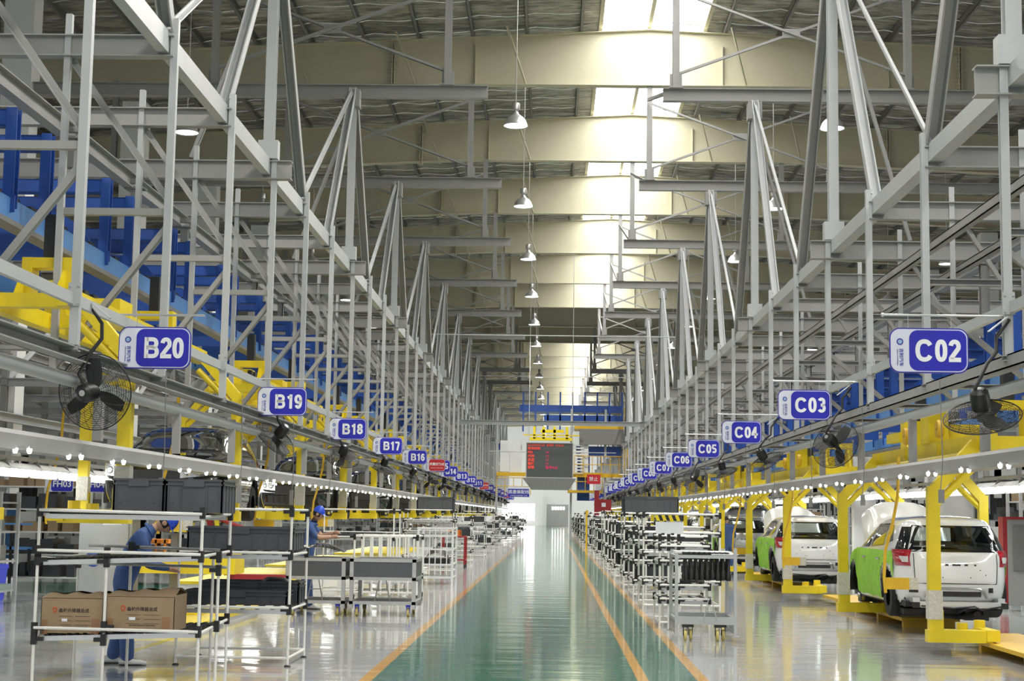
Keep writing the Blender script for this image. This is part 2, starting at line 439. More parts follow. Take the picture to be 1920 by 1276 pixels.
# cream roof beams and white columns
def roof_beam_mesh():
    mb = MB(); CW0, CW1 = -12.6, 18.2
    top = lambda x: roof_z(x)-.0
    def bot(x):
        if -3.2 <= x <= 8.8: return 14.37
        e = min(-3.2-x, 12) if x < -3.2 else min(x-8.8, 12)
        return 14.37 - .045*e
    xs = [-34, -22, -12.6, -7.5, -3.2, RIDGE_X, 8.8, 13.5, 18.2, 26, 34]
    for a, b in zip(xs[:-1], xs[1:]):
        mb.prism([(a, bot(a)), (b, bot(b)), (b, top(b)), (a, top(a))], 'y', -.01, .01)
        mb.prism([(a, bot(a)-.02), (b, bot(b)-.02), (b, bot(b)), (a, bot(a))], 'y', -.17, .17)
        mb.prism([(a, top(a)), (b, top(b)), (b, top(b)+.02), (a, top(a)+.02)], 'y', -.17, .17)
    return mb.mesh('roof_beam', 'cream')
rbm = roof_beam_mesh()
rib = MB(); rib.box(-.01, .01, -.13, .13, 14.37, 15.6); ribm = rib.mesh('stiffener', 'cream')
spl = MB(); spl.box(-.05, -.02, -.17, .17, 14.3, 15.7).box(.02, .05, -.17, .17, 14.3, 15.7)
for i in range(10): spl.box(-.16, .16, -.1, -.075, 14.45+.12*i, 14.485+.12*i)
splm = spl.mesh('splice_plate', 'cream')
fly = MB(); fly.beam((0, -.05, 0), (-.55, -1.1, 1.45), .05, .05, 'L'); flym = fly.mesh('fly_brace', 'cream')
def col_mesh():
    mb = MB(); mb.box(-.35, .35, -.3, .3, 0, 13.7); return mb.mesh('building_column', 'white')
colm = col_mesh()
for i, y in enumerate(frames[2:]):
    lab = 'cream painted roof beam spanning the hall, %s to the camera' % near(i+1)
    r = thing('roof_beam', lab, 'beam', (0, y, 0), 0, 'cream roof beams')
    place(rbm, 'girder', r)
    for x in (-2.45, 4.9, 9.8): place(ribm, 'stiffener', r, (x, 0, 0))
    for x in (-4.9, 11.9): place(splm, 'splice_plate', r, (x, 0, -.1))
    for x in (-7.4, -4.2, -.95, 5.6, 8.8): place(flym, 'fly_brace', r, (x, 0, 14.4 if abs(x-RIDGE_X) < 6.5 else 14.2))
    for sx, nm in ((-12.6, 'left'), (18.2, 'right')):
        o = place(colm, 'building_column', None, (sx, y, 0))
        tag(o, 'white box column on the %s carrying the %s roof beam' % (nm, nth(i+1)), 'column', 'white building columns')
        fl = MB() if i == 0 else None

# ------------------------------------------------------------------ crossbeams hung under the roof
for side in (-1, 1):
    for k in range(1, 17):
        y = frames[3] + BAY*(k) - BAY + (-.1 if side < 0 else 0)
        if y < 10: continue
        sd = 'left' if side < 0 else 'right'
        r = thing('hung_crossbeam', 'grey crossbeam under the roof, %s side, %s to the camera' % (sd, near(k)), 'beam', (0, y, 0), 0, 'grey crossbeams hung from the roof')
        x0, x1 = (-16.5, -1.61) if side < 0 else (2.45, 17.5)
        if k == 1:
            bm = MB(); bm.beam((x0, 0, 11.36), (x1, 0, 11.36), .2, .3, 'H', t=.018); me = bm.mesh('beam', 'steel')
            hs = (-2.55, -8.0, -13.2) if side < 0 else (2.75, 8.1, 13.2)
            hm = MB()
            hm.beam((0, 0, 11.51), (0, 0, 14.36), .16, .16, 'H', t=.014, up=(0,1,0)); hm.box(-.16, .16, -.13, .13, 11.51, 11.54); hm.box(-.14, .14, -.02, .02, 11.54, 11.86)
            hme = hm.mesh('hanger', 'steel')
            xb = MB()
            a, b = hs[0], hs[1]
            for p, q in (((a, .02, 11.86), (b, .02, 13.85)), ((a, -.04, 13.85), (b, -.04, 11.86))): xb.beam(p, q, .07, .07, 'L')
            xm = MB(); xm.box((a+b)/2-.2, (a+b)/2+.2, -.02, .02, 12.75, 12.96)
            xb.v += []; xme = xb.mesh('cross_brace', 'steel'); gme = xm.mesh('gusset', 'steel')
            lb = MB()
            lb.beam((hs[0]-.05*side, .1, 11.5), (hs[0]-.05*side, BAY-.2, 13.9), .09, .09, 'L'); lbm = lb.mesh('long_brace', 'steel_d')
            if side < 0: LS = (me, hme, xme, gme, lbm, hs)
            else: RS = (me, hme, xme, gme, lbm, hs)
        me, hme, xme, gme, lbm, hs = LS if side < 0 else RS
        place(me, 'beam', r)
        for x in hs: place(hme, 'hanger', r, (x, 0, 0))
        place(xme, 'cross_brace', r); place(gme, 'gusset', r)
        if side > 0 and k < 14: place(lbm, 'long_brace', r)

# ------------------------------------------------------------------ side gantries
def gantry(side):
    sd = 'left' if side < 0 else 'right'
    X = XL if side < 0 else XR
    XB = -5.8 if side < 0 else 5.62
    y0 = YL0 if side < 0 else YR0
    zt = 7.42 if side < 0 else 6.32           # tops of the posts
    zc = 7.08 if side < 0 else 6.02           # cross beam centre
    zs = 5.1 if side < 0 else 4.5
    zb = 3.16 if side < 0 else 3.26
    xo = -13.5 if side < 0 else 13.5
    # front post
    a = MB(); a.beam((0,0,zb), (0,0,zt), .085, .085, 'H' if side > 0 else 'box', up=(0,1,0), t=.016); pm = a.mesh('front_post', 'steel_l')
    a = MB(); a.beam((0,0,zb), (0,0,zt+.05), .075, .075, 'L', up=(0,1,0)); bpm = a.mesh('back_post', 'steel_l')
    a = MB(); a.beam((X, 0, zc), (xo, 0, zc), .16, .26, 'H', t=.014); cb = a.mesh('cross_beam', 'steel')
    a = MB(); a.beam((X+side*.0-side*.28, 0, zc), (xo, 0, zc), .18, .30, 'H', t=.016); cb3 = a.mesh('cross_beam', 'steel')
    a = MB(); a.beam((X, .03, zs), (XB, .03, zs), .08, .08, 'C'); stm = a.mesh('strut', 'steel')
    a = MB()
    if side < 0: a.beam((XB, .05, zc-.1), (X, .05, zs+.12), .075, .075, 'L')
    else: a.beam((XB+.1, .05, zc+.0), (XB+1.1, .05, zs-.1), .075, .075, 'L')
    ubm = a.mesh('brace', 'steel')
    a = MB(); a.beam((X, .05, zs-.15), (XB, .05, zb+.1), .075, .075, 'L'); lbm = a.mesh('brace', 'steel')
    a = MB(); a.beam((X-side*.06, -.03, zb-.02), (X+side*.95, -.03, zb-.02), .09, .06, 'C'); fbm = a.mesh('foot_bracket', 'steel')
    a = MB(); a.beam((X+side*.12, 1.3, 2.33), (X+side*.12, 1.3, 2.95), .09, .09, 'box'); hgm = a.mesh('rail_hanger', 'steel')
    a = MB(); a.box(X-.06, X+.06, -.06, -.045, (3.54 if side < 0 else 3.67), (3.76 if side < 0 else 3.89))
    for dx in (-.04, .04):
        for dz in ((3.57, 3.73) if side < 0 else (3.7, 3.86)): a.box(X+dx-.01, X+dx+.01, -.075, -.06, dz-.01, dz+.01)
    plm = a.mesh('clamp_plate', ['steel_l'])
    for n in range(-1, NF):
        y = y0 + STEP*n
        r = thing('steel_portal', 'grey steel portal frame of the %s gantry, %s to the camera' % (sd, near(n+2)), 'steel frame', (0, y, 0), 0, 'portal frames of the %s gantry' % sd)
        place(pm, 'front_post', r, (X, 0, 0)); place(bpm, 'back_post', r, (XB, 0, 0))
        place(cb3 if n % 3 == 0 else cb, 'cross_beam', r)
        place(stm, 'strut', r); place(ubm, 'brace', r); place(lbm, 'brace', r); place(fbm, 'foot_bracket', r); place(hgm, 'rail_hanger', r)
        if n % 2 == 0: place(plm, 'clamp_plate', r)
    ya, yb = y0-STEP*1.5, y0+STEP*(NF-1)+.3
    def rail(name, label, w, h, x, z, prof, m, cat='rail', t=.014):
        q = MB(); q.beam((x, ya, z), (x, yb, z), w, h, prof, t=t)
        o = q.build(name, m); tag(o, label, cat); return o
    xc = X + side*.13
    if side < 0: rail('top_chord', 'heavy pale top chord beam running along the left gantry', .13, .26, xc, 7.13, 'box', 'steel_l', 'beam')
    else: rail('top_chord', 'heavy pale top chord beam running along the right gantry', .17, .22, xc, 6.07, 'box', 'steel_l', 'beam')
    if side > 0:
        rail('long_beam', 'upper grey runner beam behind the right gantry posts', .1, .13, 5.45, 5.58, 'C', 'steel', 'beam')
        rail('long_beam', 'lower grey runner beam behind the right gantry posts', .1, .1, 5.75, 5.2, 'C', 'steel', 'beam')
    rail('sign_rail', 'flat pale rail on the %s gantry that carries signs and fans' % sd, .05, .11, X+side*.03, 3.61 if side<0 else 3.74, 'box', 'steel_l')
    rail('cable_channel', 'grey cable channel under the %s gantry posts' % sd, .16, .13, X+side*.05, 3.10 if side < 0 else 3.21, 'C', 'steel')
    q = MB(); z = 2.87 if side < 0 else 2.98; q.tube([(X+side*.12, ya, z), (X+side*.12, yb, z)], .065, 10)
    tag(q.build('air_duct', 'steel_l', smooth=True), 'round grey pipe running below the cable channel on the %s' % sd, 'pipe')
    q = MB(); zz = 2.2 if side < 0 else 2.27
    xr = X+side*.12
    q.prism([(xr-.13, zz-.07), (xr+.13, zz-.07), (xr+.13, zz+.06), (xr+.09, zz+.1), (xr-.09, zz+.1), (xr-.13, zz+.06)], 'y', ya, yb)
    lr = tag(q.build('light_rail', 'steel'), 'wide pale light rail with small spotlights along the %s assembly line' % sd, 'light rail')
    # pairs of small spots
    a = MB(); a.lathe([(0, .045), (.014, .042), (.022, .02), (.022, 0)], (-.05, 0, 0), (0, 0, -1), 10, 0); a.lathe([(0, .045), (.014, .042), (.022, .02), (.022, 0)], (.05, .06, 0), (0, 0, -1), 10, 0); a.beam((-.05,0,.012),(.05,.06,.012),.02,.02, m=1)
    sp = a.mesh('spotlight', ['spotglow', 'steel'], True)
    k = 0
    yy = ya+.6
    while k < 98 and yy < yb:
        place(sp, 'spotlight', lr, (X-side*.05, yy, zz-.06)); yy += 1.45; k += 1
    # hanging A frames above the chord
    a = MB(); ztop = 11.21; z0 = 7.28 if side < 0 else 6.2
    a.beam((0, 0, z0), (0, 0, ztop), .16, .16, 'H', up=(0,1,0), t=.014); a.box(-.16, .16, -.1, .1, z0-.02, z0+.28); vm = a.mesh('hanger_post', 'steel_l')
    def leg(dy, w, m, pr='C'):
        a = MB(); a.beam((0, .08*(1 if dy > 0 else -1), ztop-.05), (0, dy, z0+.02), w, w, pr, up=(1,0,0), t=.02); return a.mesh('raking_leg', m)
    l1, l2, l3 = leg(-STEP, .15, 'steel_l'), leg(STEP, .17, 'steel'), leg(-2*STEP, .07, 'steel_l', 'L')
    a = MB(); a.beam((0, 0, ztop-.5), (side*1.25, 0, z0), .07, .07, 'L'); l4 = a.mesh('side_brace', 'steel')
    a = MB(); a.box(-.16, .16, -.16, .16, ztop-.45, ztop-.05); g = a.mesh('top_gusset', 'steel')
    for k in range(0, 15):
        y = y0 + BAY*k
        r = thing('roof_truss', 'tall splayed steel hanger above the %s gantry, %s to the camera' % (sd, near(k+1)), 'steel hanger', (X+side*.1, y, 0), 0, 'splayed hangers of the %s gantry' % sd)
        place(vm, 'hanger_post', r)
        for l in (l1, l2, l3): place(l, 'raking_leg', r)
        place(l4, 'side_brace', r); place(g, 'top_gusset', r)
gantry(-1); gantry(1)

# beam and cables across the aisle
q = MB(); q.beam((XL-.3, 75.5, 6.1), (XR+.4, 75.5, 6.1), .2, .22, 'H', t=.02)
tag(q.build('aisle_beam', 'steel_l'), 'single grey beam bridging the aisle above the display board', 'beam')
for (y, z, w) in ((60, 8.6, 'upper'), (92, 9.85, 'lower')):
    q = MB(); q.tube([(-5.2, y, z), (5.2, y, z)], .02, 6)
    tag(q.build('span_cable', 'steel_l'), 'thin %s cable stretched high across the aisle' % w, 'cable')

# ------------------------------------------------------------------ blue overhead conveyors
def conveyor(side):
    sd = 'left' if side < 0 else 'right'
    zr = 5.07 if side < 0 else 3.62
    X1 = side*6.35; X2 = side*8.6
    zt = 6.26 if side < 0 else 4.62
    q = MB()
    for x in (X1, X2):
        q.beam((x, 6, zr), (x, 150, zr), .12, .24, 'box')
    o = q.build('conveyor_rail', 'lblue'); tag(o, 'light blue pair of overhead conveyor rails on the %s' % sd, 'conveyor rail')
    q = MB()
    for x in (X1, X2): q.beam((x, 6, zr-.17), (x, 150, zr-.17), .2, .06, 'box')
    q.build('underside_track', 'steel_d', o)
    q = MB()
    xx = X1+side*.25
    yy = 12
    while yy < 90:
        q.box(xx-.06, xx+.06, yy, yy+.22, zr+.1, zr+.3); q.box(xx-.03, xx+.03, yy+.25, yy+.5, zr+.15, zr+.24); yy += .62
    q.tube([(xx, 12, zr+.12), (xx, 90, zr+.12)], .05, 6)
    q.build('chain', 'blackm', o)
    a = MB(); a.beam((0, 0, zr+.02), (0, 0, zt), .13, .16, 'H', up=(0,1,0), t=.02)
    a.box(-.09, .09, -.09, -.07, zr-.05, zr+.15)
    um = a.mesh('upright', 'blue')
    a = MB(); a.beam((X1, 0, zt-.12), (X2, 0, zt-.12), .14, .2, 'C', t=.02); bm = a.mesh('top_beam', 'blue')
    a = MB()
    zp0, zp1 = zr+.12, zr+.75
    a.prism([(X1+side*.1, zp0), (X2-side*.1, zp0), (X2-side*.1, zp1), (X2-side*.5, zp1+.1), (X1+side*.9, zp1+.1), (X1+side*.55, zp1-.1), (X1+side*.35, zp0+.25)], 'y', .04, .06)
    pm = a.mesh('web_plate', 'blue')
    yy = 14.3; k = 0
    while yy < 148:
        k += 1
        r = thing('conveyor_gantry', 'dark blue conveyor hanger frame on the %s, %s to the camera' % (sd, near(k)), 'conveyor frame', (0, yy, 0), 0, 'dark blue hanger frames on the %s' % sd)
        for dy in (-.62, .62):
            for x in (X1-side*.02, X2): place(um, 'upright', r, (x, dy, 0))
        place(bm, 'top_beam', r, (0, -.62, 0)); place(bm, 'top_beam', r, (0, .62, 0)); place(pm, 'web_plate', r, (0, .0, 0))
        yy += 3.8
    # grey monorail beam above with drop brackets
    zz = 6.8 if side < 0 else 5.75
    xm = side*6.75
    q = MB(); q.beam((xm, 6, zz), (xm, 150, zz), .16, .24, 'H', t=.016)
    o = tag(q.build('support_beam', 'steel'), 'grey support beam above the blue conveyor on the %s' % sd, 'beam')
    a = MB(); a.beam((0, 0, zt+.0), (0, 0, zz-.12), .13, .13, 'C', up=(0,1,0), t=.02); a.box(-.16, .16, -.1, .1, zz-.14, zz-.11); a.box(-.11, .11, -.02, .04, zz-.04, zz+.04)
    dm = a.mesh('drop_bracket', 'steel_d')
    yy = 14.0
    while yy < 148: place(dm, 'drop_bracket', o, (xm-side*.1, yy, 0)); yy += 3.3
conveyor(-1); conveyor(1)

# ------------------------------------------------------------------ yellow carriers that hold the cars
def carrier_meshes():
    d = {}
    a = MB(); a.box(-.075, .075, -.065, .065, .05, 1.95); d['post'] = a.mesh('post', 'yellow')
    a = MB(); a.beam((0, 0, 1.88), (.55, 0, 2.5), .15, .12, 'box', up=(0,1,0)); d['arm'] = a.mesh('sloping_arm', 'yellow')
    a = MB(); a.tube([(0, 0, 1.70), (.62, 0, 2.30)], .05, 10); d['brace'] = a.mesh('brace_pipe', 'yellow', True)
    a = MB(); a.box(-.088, .088, -.078, .078, .30, .66)
    d['wrap'] = a.mesh('plastic_wrap', 'wrap')
    a = MB()
    a.box(-.1, .7, -.09, .09, .02, .17); a.prism([(-.09, .1), (.1, .1), (.1, .42)], 'y', -.06, .06)
    a.box(.62, .78, -.12, .55, .04, .18); a.box(.1, .7, .38, .5, .05, .15); a.box(.3, .5, .1, .38, .05, .1)
    a.lathe([(.001, .1), (.07, .1), (.07, 0)], (.68, .45, .17), (0,0,1), 10); a.lathe([(.001, .1), (.07, .1), (.07, 0)], (.42, .3, .14), (0,0,1), 10)
    d['foot'] = a.mesh('support_arm', 'yellow')
    return d
CM = carrier_meshes()
def carrier(side, y, zoff, k):
    sd = 'left' if side < 0 else 'right'
    r = thing('car_carrier', 'yellow four-post car carrier on the %s line, %s to the camera' % (sd, near(k)), 'carrier', (side*5.95, y, zoff), 0, 'yellow car carriers on the %s line' % sd)
    for sx in (-1, 1):
        for sy in (-1, 1):
            p = place(CM['post'], 'post', r, (sx*1.15, sy*3.05, 0)); place(CM['wrap'], 'plastic_wrap', p)
            rz = 0 if sx < 0 else PI
            for nm in ('arm', 'brace'): place(CM[nm], 'sloping_arm' if nm == 'arm' else 'brace_pipe', r, (sx*1.15, sy*3.05, 0), (0, 0, rz))
            f = place(CM['foot'], 'support_arm', r, (sx*1.15, sy*3.05, 0)); f.scale = (-sx, 1, 1)
    if 'top' not in CM:
        a = MB()
        for x in (-.5, .5): a.box(x-.08, x+.08, -3.4, 3.4, 2.42, 2.62)
        for yy in (-3, -1.0, 1.0, 3): a.box(-.6, .6, yy-.09, yy+.09, 2.44, 2.6)
        CM['top'] = a.mesh('top_frame', 'yellow')
        a = MB()
        for x in (-.3, .18):
            a.box(x, x+.12, -.13, .13, 2.6, 3.1); a.prism([(-.4, 2.6), (-.13, 2.6), (-.13, 2.95)], 'x', x, x+.05)
        a.box(-.3, .3, -.12, .12, 2.98, 3.1); CM['yoke'] = a.mesh('trolley', 'yellow')
        a = MB()
        a.box(-.62, -.34, -.7, -.2, 2.62, 3.1); a.box(-.66, -.55, 1.0, 1.9, 2.72, 2.86); a.box(-.3, .3, -.5, .1, 2.62, 2.9)
        a.box(-.6, -.4, .5, .62, 2.62, 3.0)
        CM['trolley'] = a.mesh('drive_unit', 'yellow')
        a = MB(); a.lathe([(.02, .08), (.12, .08), (.13, .04), (.12, 0), (.02, 0)], (-.66, 0, 2.78), (1,0,0), 16)
        CM['wheel'] = a.mesh('pulley_wheel', 'yellow_d', True)
        a = MB(); a.box(-.07, .07, -.08, .08, 3.1, 3.62); CM['mech'] = a.mesh('trolley_block', 'blackm')
        a = MB(); a.box(-.34, -.26, -1.0, .9, 2.9, 2.95)
        for i in range(5): a.box(-.34, -.26, -1.0+.4*i, -.8+.4*i, 2.9, 3.05)
        CM['mech2'] = a.mesh('cable_tray', 'blackm')
    place(CM['top'], 'top_frame', r); place(CM['trolley'], 'drive_unit', r); place(CM['yoke'], 'trolley', r, (0, -2.4, 0)); place(CM['yoke'], 'trolley', r, (0, 2.4, 0)); [place(CM['wheel'], 'pulley_wheel', r, (0, q, 0)) for q in (-1.3, .7)]; [place(CM['mech'], 'trolley_block', r, (0, q, 0)) for q in (-2.4, 2.4)]; place(CM['mech2'], 'cable_tray', r)
    return r
PITCH = 12.2
for k in range(10):
    carrier(1, 22.8+PITCH*k, .13, k+2); carrier(-1, 20.3+PITCH*k, 1.46, k+2)
carrier(1, 22.8-PITCH, .13, 1); carrier(-1, 20.3-PITCH, 1.46, 1)

# ------------------------------------------------------------------ cars
ZT = [(.20,.80,.16,3.95),(.30,.835,.08,4.05),(.42,.85,.03,4.12),(.55,.86,.0,4.15),(.70,.862,.0,4.13),(.82,.86,.01,4.05),(.90,.853,.03,3.85),
      (.95,.845,.05,3.5),(.99,.832,.07,3.22),(1.03,.812,.09,3.05),(1.10,.785,.12,2.9),(1.18,.75,.17,2.75),(1.26,.712,.23,2.6),(1.32,.68,.27,2.47),
      (1.37,.645,.30,2.34),(1.41,.60,.35,2.2),(1.44,.53,.46,2.05),(1.465,.40,.68,1.85),(1.478,.22,.95,1.6),(1.482,.03,1.2,1.3)]
def zprof(z):
    z = max(ZT[0][0], min(z, ZT[-1][0]))
    for a, b in zip(ZT[:-1], ZT[1:]):
        if z <= b[0]:
            t = (z-a[0])/(b[0]-a[0]); return tuple(a[i]+(b[i]-a[i])*t for i in (1, 2, 3))
    return ZT[-1][1:]
NEXP = 5.5
def contour(z, n=132):
    Wd, yr, yf = zprof(z); m = (yr+yf)/2; h = (yf-yr)/2; P = []
    for k in range(721):
        t = -PI/2 + 2*PI*k/720; c, s = math.cos(t), math.sin(t)
        P.append((Wd*math.copysign(abs(c)**(2/NEXP), c), m+h*math.copysign(abs(s)**(2/NEXP), s)))
    L = [0]
    for a, b in zip(P[:-1], P[1:]): L.append(L[-1]+math.hypot(b[0]-a[0], b[1]-a[1]))
    out = []; j = 0
    for i in range(n):
        s = L[-1]*i/n
        while L[j+1] < s: j += 1
        t = (s-L[j])/max(1e-9, L[j+1]-L[j]); out.append((P[j][0]+(P[j+1][0]-P[j][0])*t, P[j][1]+(P[j+1][1]-P[j][1])*t))
    return out
def side_x(y, z):
    Wd, yr, yf = zprof(z); m = (yr+yf)/2; h = (yf-yr)/2; q = min(1, abs((y-m)/h)); return Wd*(1-q**NEXP)**(1/NEXP)
def rear_y(x, z):
    Wd, yr, yf = zprof(z); m = (yr+yf)/2; h = (yf-yr)/2; q = min(1, abs(x/Wd)); return m-h*(1-q**NEXP)**(1/NEXP)
def front_y(x, z):
    Wd, yr, yf = zprof(z); m = (yr+yf)/2; return 2*m-rear_y(x, z)
_cont = {}
def surf(z, s, off=0):
    """point on the body s metres round from the rear centre (positive = left of car seen from behind is negative x)"""
    kz = round(z, 3)
    if kz not in _cont:
        P = contour(z, 400); L = [0]
        for i in range(399): L.append(L[-1]+math.hypot(P[i+1][0]-P[i][0], P[i+1][1]-P[i][1]))
        _cont[kz] = (P, L)
    P, L = _cont[kz]; a = abs(s); j = 0
    while j < 398 and L[j+1] < a: j += 1
    t = (a-L[j])/(L[j+1]-L[j]); x = P[j][0]+(P[j+1][0]-P[j][0])*t; y = P[j][1]+(P[j+1][1]-P[j][1])*t
    dx, dy = P[j+1][0]-P[j][0], P[j+1][1]-P[j][1]; l = math.hypot(dx, dy); nx, ny = dy/l, -dx/l
    x += nx*off; y += ny*off
    return (math.copysign(1, s)*x, y, z)
def inpoly(p, poly):
    x, y = p; c = False; n = len(poly)
    for i in range(n):
        x1, y1 = poly[i]; x2, y2 = poly[(i+1) % n]
        if (y1 > y) != (y2 > y) and x < (x2-x1)*(y-y1)/(y2-y1)+x1: c = not c
    return c
ARCH = [(.80, .34), (3.32, .34)]; ARCH_R = .37
WIN1 = [(1.08, 1.03), (1.95, .99), (1.98, 1.35), (1.30, 1.36)]      # rear side window
WIN2 = [(2.05, .985), (2.98, .99), (2.62, 1.2), (2.28, 1.345), (2.07, 1.35)]
WINQ = [(.62, 1.10), (1.0, 1.04), (1.2, 1.345), (.95, 1.33)]
REARG = [(-.72, .955), (.72, .955), (.66, 1.16), (.56, 1.335), (-.56, 1.335), (-.66, 1.16)]
FRONTG = [(-.72, 1.06), (.72, 1.06), (.56, 1.385), (-.56, 1.385)]
def shrink(poly, k):
    cx = sum(p[0] for p in poly)/len(poly); cy = sum(p[1] for p in poly)/len(poly)
    return [(cx+(p[0]-cx)*k, cy+(p[1]-cy)*k) for p in poly]
def region_fill(poly, fn, step=.035):
    """triangulated filled polygon following fn(u,v)->point"""
    b = MB()
    # dense boundary + interior fan layers
    pts = []
    n = len(poly)
    for i in range(n):
        p, q = poly[i], poly[(i+1) % n]; m = max(1, int(math.hypot(q[0]-p[0], q[1]-p[1])/step))
        for j in range(m): pts.append((p[0]+(q[0]-p[0])*j/m, p[1]+(q[1]-p[1])*j/m))
    cx = sum(p[0] for p in poly)/n; cy = sum(p[1] for p in poly)/n
    K = 6; vs = []; N_ = len(pts)
    for k in range(K): 
        f = 1-k/K
        vs += [fn(cx+(p[0]-cx)*f, cy+(p[1]-cy)*f) for p in pts]
    vs.append(fn(cx, cy)); fs = []
    for k in range(K-1):
        for i in range(N_): fs.append((k*N_+i, k*N_+(i+1) % N_, (k+1)*N_+(i+1) % N_, (k+1)*N_+i))
    fs += [((K-1)*N_+i, (K-1)*N_+(i+1) % N_, K*N_) for i in range(N_)]
    return b.add(vs, fs)
def region_ring(poly, k, fn, step=.035):
    b = MB(); pts = []; n = len(poly)
    for i in range(n):
        p, q = poly[i], poly[(i+1) % n]; m = max(1, int(math.hypot(q[0]-p[0], q[1]-p[1])/step))
        for j in range(m): pts.append((p[0]+(q[0]-p[0])*j/m, p[1]+(q[1]-p[1])*j/m))
    inn = shrink(poly, k)
    cx = sum(p[0] for p in poly)/n; cy = sum(p[1] for p in poly)/n; N_ = len(pts)
    vs = [fn(*p) for p in pts]+[fn(cx+(p[0]-cx)*k, cy+(p[1]-cy)*k) for p in pts]
    return b.add(vs, [(i, (i+1) % N_, N_+(i+1) % N_, N_+i) for i in range(N_)])

def make_car_meshes():
    d = {}
    zs = []
    z = .20
    while z < 1.37: zs.append(z); z += .03
    zs += [1.385, 1.40, 1.415, 1.43, 1.445, 1.458, 1.468, 1.476, 1.482]
    n = 264; b = MB(); rows = [contour(z, n) for z in zs]
    vs = [(p[0], p[1], z) for z, r in zip(zs, rows) for p in r]
    fs = []
    holes = [(WIN1, 's'), (WIN2, 's'), (WINQ, 's')]
    for i in range(len(zs)-1):
        for j in range(n):
            j2 = (j+1) % n; q = (i*n+j, i*n+j2, (i+1)*n+j2, (i+1)*n+j)
            cx = sum(vs[t][0] for t in q)/4; cy = sum(vs[t][1] for t in q)/4; cz = sum(vs[t][2] for t in q)/4
            kill = False
            if abs(cx) > .5:
                for (ay, az) in ARCH:
                    if math.hypot(cy-ay, cz-az) < ARCH_R: kill = True
                for w_ in (WIN1, WIN2, WINQ):
                    if inpoly((cy, cz), shrink(w_, .93)): kill = True
            if cy < .6 and inpoly((cx, cz), shrink(REARG, .9)): kill = True
            if cy > 2.2 and inpoly((cx, cz), shrink(FRONTG, .93)): kill = True
            # engine bay opening under the raised bonnet
            if cy > 3.15 and abs(cx) < .66 and cz > .84: kill = True
            if not kill: fs.append(q)
    fs.append(tuple((len(zs)-1)*n+k for k in range(n)))
    b.add(vs, fs); d['body'] = b
    # lips round the arches and liner
    a = MB()
    for sx in (-1, 1):
        for ay, az in ARCH:
            def fn(u, v, sx=sx, ay=ay, az=az):
                t = -.45+(PI+.9)*u; R = ARCH_R+.02-.06*v
                y, z = ay+R*math.cos(t), az+R*math.sin(t)
                return (sx*(side_x(y, max(z, .2))+.006-.03*v), y, max(z, .12))
            a.grid(26, 2, fn)
    d['lip'] = a
    for ci, (sx, (ay, az)) in enumerate([(q, w_) for q in (-1, 1) for w_ in ARCH]):
        a = MB()
        def fn(u, v, sx=sx, ay=ay, az=az):
            t = -.3+(PI+.6)*u; return (sx*(.84-.34*v), ay+.36*math.cos(t), az+.36*math.sin(t))
        a.grid(18, 2, fn)
        a.lathe([(.001, 0), (.36, 0)], (sx*.5, ay, az), (sx, 0, 0), 20)
        if ay < 2: a.lathe([(.14, .0), (.27, .01), (.29, .04), (.29, .17), (.27, .2), (.14, .2)], (sx*.62, ay, .27), (sx, 0, 0), 24)
        d['liner%d' % ci] = a
    sf = lambda sx, off: (lambda y, z: (sx*(side_x(y, z)+off), y, z))
    rf = lambda off: (lambda x, z: (x, rear_y(x, z)-off, z))
    ff = lambda off: (lambda x, z: (x, front_y(x, z)+off, z))
    g = MB(); fr = MB()
    for sx in (-1, 1):
        for w_ in (WIN1, WIN2, WINQ):
            q = region_fill(w_, sf(sx, .002)); g.add(q.v, q.f)
            q = region_ring(w_, .88, sf(sx, .006)); fr.add(q.v, q.f)
    q = region_fill(REARG, rf(.002)); g.add(q.v, q.f); q = region_ring(REARG, .84, rf(.006)); fr.add(q.v, q.f)
    # black bars beside the rear glass, round the corner
    for sx in (-1, 1):
        def fn(u, v, sx=sx):
            z = .935+(1.31-.935)*v; s0 = .70-.13*v; s1 = 1.00-.20*v; return surf(z, sx*(s0+(s1-s0)*u), .005)
        fr.grid(10, 12, fn)
    q = region_fill(FRONTG, ff(.002)); g.add(q.v, q.f); q = region_ring(FRONTG, .9, ff(.006)); fr.add(q.v, q.f)
    d['glass'] = g; d['frit'] = fr
    # tail lamps
    for sx in (-1, 1):
        a = MB(); c = MB()
        def fn(u, v, sx=sx):
            z = .745+.235*v; s0 = .62+.03*math.sin(v*PI)+.03*(1-v); s1 = 1.15-.16*(1-v)**1.5-.05*v; s = s0+(s1-s0)*u
            return surf(z, sx*s, .006+.03*math.sin(min(1, max(0, u))*PI)**.5*math.sin(v*PI)**.5)
        a.grid(14, 10, fn)
        def fn2(u, v, sx=sx):
            z = .80+.085*v; s = .67+(.10+.06*v)*u; return surf(z, sx*s, .042)
        c.grid(6, 4, fn2)
        d['tail%d' % sx] = a; d['clear%d' % sx] = c
    # tailgate shadow gap, handle strip, holes, recess
    a = MB()
    def strip(pts, w, off=.006):
        for p, q in zip(pts[:-1], pts[1:]):
            P = [Vector((p[0]+(q[0]-p[0])*t, 0, p[1]+(q[1]-p[1])*t)) for t in [i/8 for i in range(9)]]
            a.tube([(v.x, rear_y(v.x, v.z)-off+w*.5, v.z) for v in P], w, 4)
    strip([(-.60, .93), (-.60, .76), (-.585, .50), (.585, .50), (.60, .76), (.60, .93)], .006)
    def hole(x, z, w, h):
        a.grid(2, 1, lambda u, v: (x-w/2+w*u, rear_y(x-w/2+w*u, z)-.006, z-h/2+h*v))
    for x, w in ((-.27,.03),(-.14,.05),(.0,.12),(.14,.05),(.27,.03)): hole(x, .77, w, .025)
